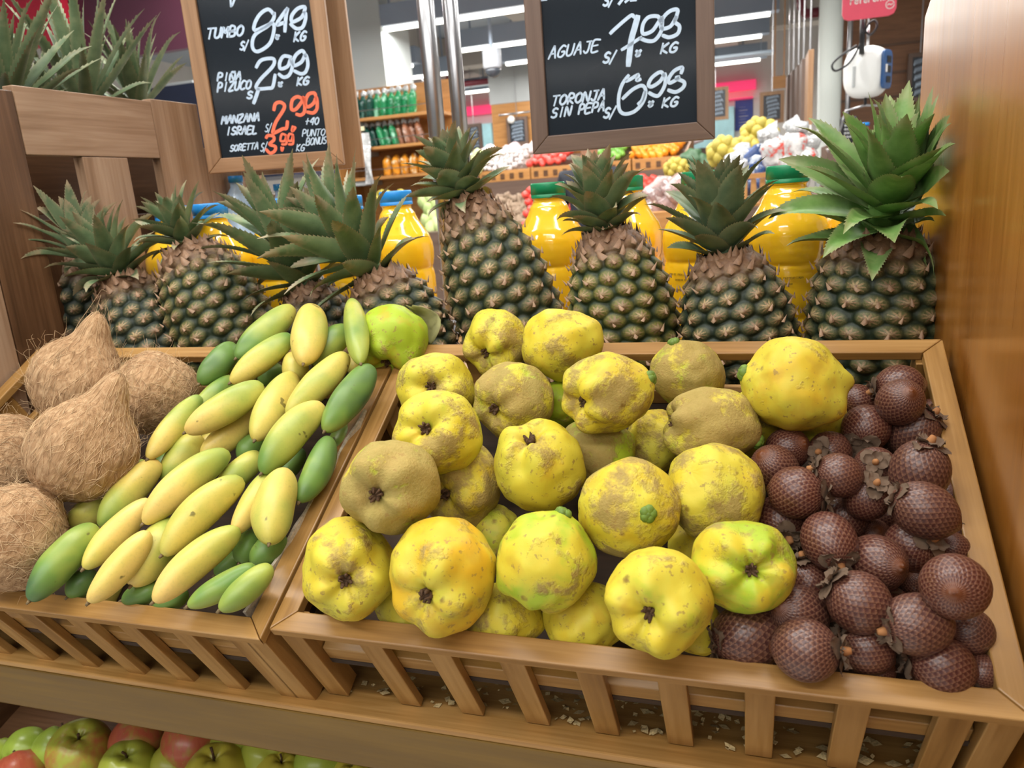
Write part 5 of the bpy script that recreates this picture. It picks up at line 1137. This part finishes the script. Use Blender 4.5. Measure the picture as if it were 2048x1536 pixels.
P = at(720, 262, Ys - .06); t = thing('bag_roll', 'roll of thin white plastic bags hanging at the left of the shelf unit', 'plastic bags', tuple(P)); MB().grid([[(x + .02 * math.sin(z * 9 + x * 30) - z * .1, .03 * math.sin(x * 40 + z * 7), z) for x in np.linspace(-.06, .06, 7)] for z in np.linspace(-.02, -.52, 16)]).build('hanging_bags', M['clear'], t, True); MB().box(-.05, .05, -.01, .01, .0, .04).build('price_tag', plain('price_tag', S(226, 222, 180), .5, .1, 20), t); MB().box(-.01, .01, 0, .12, -.01, .0).build('arm', M['black'], t)

# produce stands
stand = thing('produce_stand', 'long tiered wooden produce stand far behind the bottles', 'produce stand', (-1.4, 7, 0))
def zt(px, py, Y): return at(px, py, Y)[2]
Zb = zt(1060, 352, 6.95); Zl = zt(1060, 447, 6.4)
part(MB().box(-2.92, .40, 6.95, 8.2, 0, Zb - .03), 'upper_base', M['rwood_x'], stand); part(MB().box(-3.6, .40, 6.3, 6.949, 0, Zl - .02), 'lower_base', M['rwood_x'], stand)
part(MB().box(-2.92, .40, 8.2, 8.3, 0, Zb + .16), 'back_board', M['rwood_x'], stand)
def bin_(label, px0, px1, mt):
    a, b = at(px0, 350, 6.95)[0], at(px1, 350, 6.95)[0]; t = thing('produce_bin', label, 'bin', (a, 6.95, Zb - .03), group='wooden bins on the produce stand'); w = b - a; sl = .40
    MB().box(0, w, 0, .02, 0, .10).build('front_board', mt, t, False, .003); MB().box(0, w, 1.0, 1.02, 0, .30).build('back_board', mt, t, False, .003)
    for xx in (0, w - .018): MB().hexa([(xx, .0205, 0), (xx + .018, .0205, 0), (xx + .018, .9995, 0), (xx, .9995, 0)], [(xx, .0205, .11), (xx + .018, .0205, .11), (xx + .018, .9995, .31), (xx, .9995, .31)]).build('side_board', mt, t)
    MB().hexa([(.0185, .021, .0), (w - .0185, .021, .0), (w - .0185, .999, .0), (.0185, .999, .0)], [(.0185, .021, .06), (w - .0185, .021, .06), (w - .0185, .999, .24), (.0185, .999, .24)]).build('sloped_floor', M['dwood_x'], t)
    for k in range(int(w / .09)): MB().box(.03 + k * .09, .07 + k * .09, -.004, -.0005, .02, .07).build('slot', M['dwood_x'], t)
    return a, w
def heap(n, name, label, cat, px0, px1, mt, r, sz, group, var=.15, jit=.25, zb=None):
    a, b = at(px0, 340, 7.2)[0] + r, at(px1, 340, 7.2)[0] - r
    protos = []
    for k in range(4): mb = MB(); mb.ball((0, 0, 0), r, 14, sz, None, jit, k * 3 + r * 99); protos.append(mb.mesh(name, mt, True))
    cols = max(2, int((b - a) / (1.75 * r))); rows_ = math.ceil(n / cols); cnt = 0
    for j in range(rows_):
        for i in range(cols):
            if cnt >= n: break
            s_ = j / max(1, rows_ - 1); y = 6.99 + .88 * s_; x = a + (b - a) * (i + .5 * (j % 2)) / cols + rnd.uniform(-.3, .3) * r; z = Zb + .05 + .20 * s_ + r * 1.2 + rnd.uniform(0, .9) * r + .03 * math.sin(3.1 * s_)
            o = put(protos[cnt % 4], name, None, (x, y, z)); o.rotation_euler = (rnd.uniform(-1, 1), rnd.uniform(-1, 1), rnd.uniform(0, 6)); q = rnd.uniform(1 - var, 1 + var); o.scale = (q, q, q); o.color = (rnd.random(), 0, 0, 1); tag(o, label, cat, group); cnt += 1
def tint(name, a, b, rough=.35):
    q = NT(name); r1 = q.ocol()[0]; n = q.noise(q.vec(rnd=True), 20, 2); return q.out(q.mix(q.math('MULTIPLY_ADD', n, .6, q.math('MULTIPLY', r1, .4)), a, b), rough)
M['garlic'] = tint('garlic_skin', S(186, 178, 176), S(222, 214, 210), .6); M['tomato'] = tint('tomato_skin', S(208, 58, 50), S(232, 92, 78)); M['lime'] = tint('lime_skin', S(84, 150, 50), S(140, 190, 78)); M['pepper'] = tint('orange_pepper_skin', S(240, 130, 24), S(250, 172, 50)); M['ginger'] = tint('ginger_skin', S(126, 106, 88), S(164, 142, 118), .8)
M['corn'] = tint('pale_green_husk', S(150, 176, 100), S(206, 216, 158), .6); M['potato'] = tint('potato_skin', S(150, 136, 50), S(196, 176, 74), .6); M['leafy'] = tint('dark_leafy_green', S(34, 66, 44), S(70, 104, 70), .5); M['banana'] = tint('plantain_skin', S(120, 124, 60), S(204, 186, 70), .5)
bin_('produce bin of white garlic', 958, 1060, M['bwood_x']); bin_('produce bin of red tomatoes', 1062, 1150, M['bwood_x']); bin_('produce bin of green limes, behind the dark-coated person', 1196, 1262, M['bwood_x']); bin_('produce bin of orange peppers', 1265, 1372, M['bwood_x'])
heap(84, 'garlic_bulb', 'white garlic bulb in the produce bin behind the tallest pineapple', 'garlic', 960, 1060, M['garlic'], .028, (1, 1, .85), 'garlic bulbs in a bin')
heap(66, 'tomato', 'red tomato in the upper produce bin left of the dark-coated person', 'tomato', 1064, 1150, M['tomato'], .034, (1, 1, .95), 'tomatoes in the upper bin')
heap(48, 'lime', 'green lime in the produce bin right of the dark-coated person', 'lime', 1198, 1262, M['lime'], .030, (1, 1, 1.1), 'limes in a bin'); heap(84, 'orange_pepper', 'orange pepper in the produce bin under the right price board corner', 'pepper', 1266, 1372, M['pepper'], .031, (1, 1, 1.5), 'orange peppers in a bin')
def pile(n, name, label, cat, px0, px1, py0, py1, Y, mt, r, sz, group, jit=.3, dY=.25, support=True):
    protos = []
    for k in range(3): mb = MB(); mb.ball((0, 0, 0), r, 14, sz, None, jit, k * 5 + 1); protos.append(mb.mesh(name, mt, True))
    for k in range(n):
        s_ = (k + .5) / n; py = py1 + (py0 - py1) * s_; px = px0 + (px1 - px0) * ((k * .618034) % 1); o = put(protos[k % 3], name, None, tuple(at(px, py, Y + dY * s_))); o.rotation_euler = (rnd.uniform(-.7, .7), rnd.uniform(-.7, .7), rnd.uniform(0, 6)); o.color = (rnd.random(), 0, 0, 1); tag(o, label, cat, group)
pile(34, 'ginger_root', 'knobbly brown ginger root below the garlic bin', 'ginger', 985, 1062, 395, 452, 6.45, M['ginger'], .05, (1.3, .7, .8), 'ginger roots', .9); pile(40, 'tomato', 'red tomato in the lower tier beside the ginger', 'tomato', 1050, 1145, 380, 452, 6.4, M['tomato'], .035, (1, 1, .95), 'tomatoes in the lower tier')
pile(14, 'tomato', 'red tomato in the lower tier below the orange peppers', 'tomato', 1262, 1318, 352, 380, 6.6, M['tomato'], .035, (1, 1, .95), 'tomatoes right of the person'); pile(16, 'squash', 'pale green squash behind the blue-capped bottle and the steel poles', 'squash', 846, 906, 396, 470, 6.5, M['corn'], .055, (.9, .9, 1.5), 'pale green squashes'); pile(5, 'squash', 'pale green squash at the left end of the garlic bin', 'squash', 946, 962, 310, 345, 6.9, M['corn'], .06, (.9, .9, 1.5), 'squashes beside the garlic')
# plantains in curved hands
for k in range(9):
    P = at(762 + k * 10.5, 398 + 10 * math.sin(k * 1.9), 6.7); mb = MB(); a0 = .5 + .15 * k
    mb.tube([(.10 * math.cos(a0 + q * .28) - .1, .03 * q * .2, .12 * math.sin(a0 + q * .28) - .08) for q in range(7)], [.008, .02, .026, .028, .026, .02, .007], 8); o = mb.build('plantain', M['banana'], None, True, 0, tuple(P)); o.color = (rnd.random(), 0, 0, 1); tag(o, 'greenish yellow plantain below the shelf unit, behind the blue-capped bottle', 'plantain', 'plantains')
# film bags at the back of the stand, sacks and packs on the right
for k in range(9): bag('film_bag', 'clear bag with red print along the back of the garlic bin, %s from the left' % ORD[k], 'bag', 950 + k * 15, Zb + .20, 8.03 + .05 * (k % 2), M['bag_white'], .07, .09, .12 + .03 * (k % 3), 70 + k, rnd.uniform(-.3, .3), False, 'film bags behind the garlic')
for k in range(7): bag('film_bag', 'pale film bag along the back of the orange pepper bin, %s from the left' % ORD[k], 'bag', 1235 + k * 26, Zb + .20, 8.03, (M['bag_white'], M['leafy'], M['clear'])[k % 3], .08, .09, .15, 90 + k, rnd.uniform(-.3, .3), False, 'film bags behind the peppers')
for k, (px, py) in enumerate(((1300, 385), (1325, 405), (1295, 415), (1335, 380))):
    P = at(px, py, 5.6); t = thing('film_bag', 'clear bag of pinkish vegetables behind the half-hidden green-capped bottle, %s of four' % ORD[k], 'bag', (P[0], P[1], P[2] - .06), (0, .9, .3), 'bags of pinkish vegetables'); put(bagm(film('pink_veg_film_%d' % k, S(176, 146, 142), S(232, 226, 224)), .09, .07, .22, 120 + k), 'bag_body', t)
gb = (M['bwood_x'])
P = at(1300, 440, 5.4); gbox('produce_crate', 'low wooden crate under the bags of pinkish vegetables', 'crate', P[0] - .25, P[0] + .28, 5.4, 5.85, 0, at(1300, 425, 5.4)[2], gb)
def sack(label, px, py, rp, Y, seed):
    P = at(px, py, Y); R = rp / pxm(P); t = thing('potato_sack', label, 'sack', tuple(P), group='net sacks of potatoes'); r2 = random.Random(seed); k = 0
    for i in range(26):
        a = i * 2.4; z = -1 + 2 * (i + .5) / 26; q = math.sqrt(1 - z * z); o = MB().ball((0, 0, 0), R * .34, 12, (1, 1, 1.15), None, .15, i).build('potato', M['potato'], t, True); o.location = (R * .78 * q * math.cos(a) * 1.15, R * .7 * q * math.sin(a), R * .72 * z); o.color = (r2.random(), 0, 0, 1)
    MB().ball((0, 0, 0), R * .82, 16, (1.15, 1, .95), None, .1, seed).build('net', plain('sack_net_%d' % seed, S(140, 124, 44), .8), t, True)
sack('upper net sack of olive-yellow potatoes beside the blue poster', 1518, 268, 32, 5.5, 1); sack('left net sack of olive-yellow potatoes next to the right price board corner', 1450, 305, 32, 5.3, 2); sack('middle net sack of potatoes under the upper one', 1490, 305, 30, 5.4, 3); sack('small net sack of potatoes behind the pointed dark crown', 1352, 338, 22, 5.7, 4)
P = at(1450, 345, 5.2); gbox('produce_table', 'dark wooden table under the potato sacks and blue packs', 'table', P[0] - .15, P[0] + .80, 5.15, 5.9, 0, at(1480, 400, 5.15)[2], M['rwood_x'])
for k in range(22):
    s_ = k / 21; px = 1448 + (k * 37 % 110); py = 388 - 75 * s_ - (px - 1448) * .12; P = at(px, py, 4.75 + .5 * s_); t = thing('snack_pack', 'small blue and silver pack heaped in the slatted crate behind the green-capped bottle', 'pack', tuple(P), (rnd.uniform(-.4, .4), 1.1 + rnd.uniform(-.3, .3), rnd.uniform(-.5, .5)), 'blue and silver packs'); put(bagm(M['bag_blue'] if k % 3 else M['clear'], .04, .025, .15, 150 + k), 'pack_body', t)
a = at(1466, 408, 4.6); t = thing('slatted_crate', 'slatted orange-brown crate holding the blue and silver packs', 'crate', (a[0], 4.6, a[2] - .02))
w = at(1548, 380, 4.6)[0] - a[0]
for k in range(5): MB().box(w * k / 4.6, w * k / 4.6 + .03, 0, .015, .02, .15).build('slat', M['bwood_z'], t, False, .002)
MB().box(0, w, -.005, .02, .151, .18).build('rim_rail', M['bwood_x'], t, False, .002); MB().box(0, w, -.005, .5, 0, .019).build('floor_board', M['bwood_x'], t, False, .002)
gbox('crate_plinth', 'wooden plinth under the slatted crate of blue packs', 'plinth', a[0] - .1, a[0] + w + .3, 4.58, 5.13, 0, a[2] - .021, M['rwood_x'])
for k, (px, py) in enumerate(((1555, 300), (1585, 290), (1600, 318), (1560, 325), (1590, 340))):
    P = at(px, py, 4.9); t = thing('film_bag', 'crinkly clear bag with red goods above the green bottle cap, %s of five' % ORD[k], 'bag', (P[0], P[1], P[2] - .09), (0, rnd.uniform(-.3, .3), 0), 'clear red bags'); put(bagm(M['bag_clear_red'], .075, .07, .17, 180 + k), 'bag_body', t); MB().ball((0, 0, .19), .06, 12, (1.1, .6, .8), None, .9, k).build('clear_film_top', M['clear'], t, True)
for k, (px, py) in enumerate(((1385, 318), (1405, 330), (1378, 338))): P = at(px, py, 6.2); tag(MB().ball((0, 0, 0), .09, 18, (1, 1, .8), None, .5, k).build('cabbage', M['leafy'], None, True, 0, tuple(P)), 'dark green leafy head left of the potato sacks, %s of three' % ORD[k], 'cabbage', 'leafy heads')
P = at(1390, 352, 6.1); gbox('produce_crate', 'wooden crate under the dark green leafy heads', 'crate', P[0] - .2, P[0] + .25, 6.05, 6.28, 0, P[2], M['bwood_x'])

# hanging scale and red sign
P = at(1733, 145, 4.2); t = thing('hanging_scale', 'white hanging scale with a blue display in front of the brown wall', 'scale', tuple(P), (0, 0, -.5)); k_ = 1 / pxm(P)
def rbox(sx, sy, sz, p=4.0, n=40, m_=24, taper=.0):
    mb = MB(); rows = []
    for j in range(m_):
        v = -math.pi / 2 + math.pi * j / (m_ - 1); row = []
        for i in range(n):
            u = 2 * math.pi * i / n; e = lambda q: math.copysign(abs(q) ** (2 / p), q)
            x, y, z = e(math.cos(v)) * e(math.cos(u)), e(math.cos(v)) * e(math.sin(u)), e(math.sin(v)); row.append((x * sx * (1 - taper * abs(z) ** 2), y * sy, z * sz))
        rows.append(row)
    return mb.grid(rows, closed_u=True)
rbox(40 * k_, 34 * k_, 48 * k_, 3.6, taper=.18).build('housing', plain('white_plastic_shell', S(228, 230, 228), .3, .02), t, True)
o = rbox(4 * k_, 22 * k_, 36 * k_, 5).build('blue_display', plain('blue_panel', S(40, 80, 130), .3), t, True); o.location = (39 * k_, -2 * k_, 0)
for z_ in (18, 0, -19): o2 = MB().box(42.5 * k_, 44 * k_, -12 * k_, 8 * k_, (z_ - 6) * k_, (z_ + 6) * k_).build('digit_window', M['black'], t)
MB().box(42.6 * k_, 45 * k_, -17 * k_, -13 * k_, -6 * k_, 8 * k_).build('paper_tag', M['white_wall'], t)
MB().box(-14 * k_, -8 * k_, -35 * k_, -32 * k_, -28 * k_, 12 * k_).build('side_grip', M['grey'], t, False, .003)
MB().tube([(0, 0, 47 * k_), (0, 0, 90 * k_)], 3 * k_, 8).build('hanger_tube', M['steel'], t, True); MB().tube([(0, 0, 90 * k_), (0, 0, 3.3 - P[2])], 2 * k_, 8).build('drop_rod', M['steel'], t, True)
MB().tube([(0, 0, -47 * k_), (0, 0, -62 * k_)], 3 * k_, 8).build('hook_stem', M['black'], t, True)
MB().tube([(-62 * k_, 0, -150 * k_), (-38 * k_, 0, -68 * k_), (0, 0, -62 * k_), (38 * k_, 0, -68 * k_), (60 * k_, 0, -120 * k_)], 2.6 * k_, 8).build('pan_hanger', M['steel'], t, True)
MB().lathe([(.001, -152 * k_), (66 * k_, -150 * k_), (72 * k_, -140 * k_)], n=32).build('pan', M['steel'], t, True)
P = at(1725, 62, 4.12); mb = MB()
mb.tube(smooth_pts([(-.02, 0, -.06), (-.08, .01, -.09), (-.125, 0, -.13), (-.11, 0, -.16), (-.05, .01, -.13), (-.01, 0, -.06), (.02, 0, .02), (.05, .01, .04), (.06, 0, .01), (.03, 0, -.02), (.0, 0, .03), (.01, 0, .12)], 6), .005, 8); mb.tube([(0, 0, -.1), (.0, 0, .1)], .012, 8)
o = tag(centre(mb.build('power_cable', M['black'], None, True)), 'black coiled power cable above the white hanging scale', 'cable'); o.location = tuple(Vector(o.location) + Vector(P))
A, B = at(1684, 38, 4.05), at(1792, 34, 4.05); zb = (A[2] + B[2]) / 2; w = B[0] - A[0]; t = thing('hanging_sign', 'red hanging sign with white lettering above the hanging scale', 'sign', (A[0], 4.05, zb)); c_ = .028
prof = [(0, c_), (c_ * .3, c_ * .3), (c_, 0), (w - c_, 0), (w - c_ * .3, c_ * .3), (w, c_), (w, .22), (0, .22)]
MB().hexa([(x, .012, z) for x, z in prof], [(x, 0, z) for x, z in prof]).build('sign_plate', plain('red_plastic', S(214, 62, 88), .4, .04), t)
tx = MB()
for s_ in strokes('referencial', 0, 0, .0188, .031, 0, 0, .8): ribbon(tx, [(.032 + x, 0, .066 - y) for x, y in s_], .0055, (0, -1, 0), .001)
tx.build('lettering', M['white_wall'], t)
lg = MB(); ribbon(lg, [(w * .88 + .017 * math.cos(a), 0, .045 + .017 * math.sin(a)) for a in np.linspace(0, 6.4, 25)], .003, (0, -1, 0), .001); ribbon(lg, [(w * .88 - .011, 0, .043), (w * .88 - .004, 0, .048), (w * .88 + .004, 0, .043), (w * .88 + .011, 0, .048)], .004, (0, -1, 0), .001); lg.build('round_emblem', M['white_wall'], t)
for xx in (w * .2, w * .8): MB().tube([(xx, .006, .22), (xx, .006, 3.3 - zb)], .004, 6).build('drop_wire', M['steel'], t)
gbox('hanger_beam', 'steel beam out of view from which scale and red sign hang', 'beam', at(1684, 0, 4.05)[0] - .2, at(1790, 0, 4.05)[0] + .3, 4.0, 4.3, 3.3, 3.36, M['steel'])
P = at(1698, 262, 5.6); t = thing('keypad', 'black keypad device below the hanging scale beside the pillar', 'keypad', tuple(P), (0, 0, .2)); MB().box(-.055, .055, 0, .03, -.10, .09).build('casing', M['black'], t, False, .012)
for r_ in range(4):
    for c in range(4): MB().box(-.03 + c * .017, -.018 + c * .017, -.004, 0, .03 - r_ * .024, .042 - r_ * .024).build('key', M['grey'], t)
MB().tube([(0, .015, .09), (.0, .015, .4)], .005, 6).build('cord', M['black'], t)
for k, px in enumerate((1722, 1774)):
    P = at(px, 286, 5.7); t = thing('sauce_jar', 'red-filled jar with a blue lid %s the big pineapple crown leaves' % ('left of', 'between')[k], 'jar', tuple(P), group='red jars with blue lids'); MB().lathe([(.001, 0), (.045, 0), (.05, .01), (.05, .09), (.042, .105)]).build('glass_body', film('red_jar_%d' % k, S(150, 40, 36), S(230, 190, 180)), t, True); MB().lathe([(.046, .105), (.046, .125), (.001, .126)]).build('lid', M['cap_blue'], t, True)
P = at(1735, 290, 5.6); gbox('scale_counter', 'brown counter below the hanging scale, hidden by the big crown', 'counter', P[0] - .25, P[0] + .7, 5.55, 6.0, 0, at(1722, 286, 5.7)[2], M['rwood_x'])

# the person in a dark coat between the tomato bin and the lime bin -------------------------
PB = at(1180, 350, 6.05); t = thing('person', 'person in a dark coat standing behind the right price board, at the produce stand', 'person', (PB[0], PB[1], 0))
def skin(name, nodes, edges, mt, parent, lv=2):
    me = bpy.data.meshes.new(name); me.from_pydata([n_[0] for n_ in nodes], edges, []); me.materials.append(mt); o = bpy.data.objects.new(name, me); link(o); o.parent = parent
    sk = o.modifiers.new('skin', 'SKIN'); sk.use_smooth_shade = True; su = o.modifiers.new('sub', 'SUBSURF'); su.levels = lv; su.render_levels = lv
    for v_, n_ in zip(me.skin_vertices[0].data, nodes): v_.radius = n_[1] if hasattr(n_[1], '__len__') else (n_[1], n_[1])
    me.skin_vertices[0].data[0].use_root = True; return o
M['skin'] = plain('skin_tone', S(178, 128, 100), .55, .05, 20); M['coat'] = plain('dark_coat', S(26, 30, 40), .8, .15, 12); M['trousers'] = plain('dark_trousers', S(40, 42, 50), .8, .1, 12); M['hair'] = plain('dark_hair', S(28, 22, 20), .6, .2, 60)
N_ = [((0, 0, .95), (.15, .11)), ((0, 0, 1.15), (.14, .10)), ((0, .01, 1.36), (.19, .12)), ((0, .02, 1.46), (.09, .08)), ((0, .03, 1.53), (.055, .055)), ((0, .01, 1.62), (.075, .09)), ((0, .01, 1.70), (.08, .095)), ((0, .01, 1.765), (.05, .06)),
      ((.20, .02, 1.42), .062), ((.25, .0, 1.15), .046), ((.22, .2, 1.04), .034), ((.20, .27, 1.03), .03), ((-.20, .02, 1.42), .062), ((-.25, .0, 1.15), .046), ((-.22, .2, 1.02), .034), ((-.20, .27, 1.0), .03),
      ((.09, 0, .88), .10), ((.10, .01, .50), .066), ((.10, -.02, .09), .045), ((.10, .12, .04), .04), ((-.09, 0, .88), .10), ((-.10, .01, .50), .066), ((-.10, -.02, .09), .045), ((-.10, .12, .04), .04)]
E_ = [(0, 1), (1, 2), (2, 3), (3, 4), (4, 5), (5, 6), (6, 7), (2, 8), (8, 9), (9, 10), (10, 11), (2, 12), (12, 13), (13, 14), (14, 15), (0, 16), (16, 17), (17, 18), (18, 19), (0, 20), (20, 21), (21, 22), (22, 23)]
skin('body', N_, E_, M['skin'], t)
for sg in (1, -1):
    hx, hy, hz = .20 * sg, .27, 1.03 if sg > 0 else 1.0
    for q in range(4): skin('finger', [((hx + (q - 1.5) * .018, hy + .02, hz), .010), ((hx + (q - 1.5) * .02, hy + .075, hz - .005), .009), ((hx + (q - 1.5) * .02, hy + .105 - abs(q - 1.5) * .008, hz - .025), .007)], [(0, 1), (1, 2)], M['skin'], t, 1)
    skin('thumb', [((hx - sg * .025, hy, hz), .011), ((hx - sg * .05, hy + .035, hz - .005), .010), ((hx - sg * .055, hy + .065, hz - .015), .008)], [(0, 1), (1, 2)], M['skin'], t, 1)
C_ = [((0, 0, .80), (.19, .15)), ((0, 0, 1.0), (.18, .145)), ((0, 0, 1.2), (.175, .14)), ((0, .01, 1.37), (.215, .145)), ((0, .02, 1.47), (.10, .095)), ((.205, .02, 1.415), .082), ((.26, .0, 1.15), .066), ((.225, .19, 1.045), .05), ((-.205, .02, 1.415), .082), ((-.26, .0, 1.15), .066), ((-.225, .19, 1.03), .05)]
skin('coat', C_, [(0, 1), (1, 2), (2, 3), (3, 4), (3, 5), (5, 6), (6, 7), (3, 8), (8, 9), (9, 10)], M['coat'], t)
skin('trousers', [((0, 0, .92), (.16, .125)), ((.095, 0, .80), .115), ((.10, .01, .50), .085), ((.10, -.02, .12), .07), ((-.095, 0, .80), .115), ((-.10, .01, .50), .085), ((-.10, -.02, .12), .07)], [(0, 1), (1, 2), (2, 3), (0, 4), (4, 5), (5, 6)], M['trousers'], t)
for sg in (1, -1): MB().ball((.10 * sg, .05, .045), .06, 16, (.8, 2.0, .75)).build('shoe', M['black'], t, True)
MB().ball((0, -.015, 1.715), .104, 18, (.92, 1.0, .98), None, .2, 3).build('hair', M['hair'], t, True)
for sg in (1, -1): MB().ball((.033 * sg, .098, 1.69), .011, 10).build('eye', M['black'], t, True); MB().ball((.082 * sg, .01, 1.68), .022, 10, (.4, .7, 1.2)).build('ear', M['skin'], t, True)
MB().ball((0, .11, 1.665), .016, 10, (.8, 1, 1.4)).build('nose', M['skin'], t, True); MB().ball((0, .098, 1.63), .02, 10, (1.2, .4, .3)).build('mouth', plain('lip_tone', S(150, 84, 76), .5), t, True)
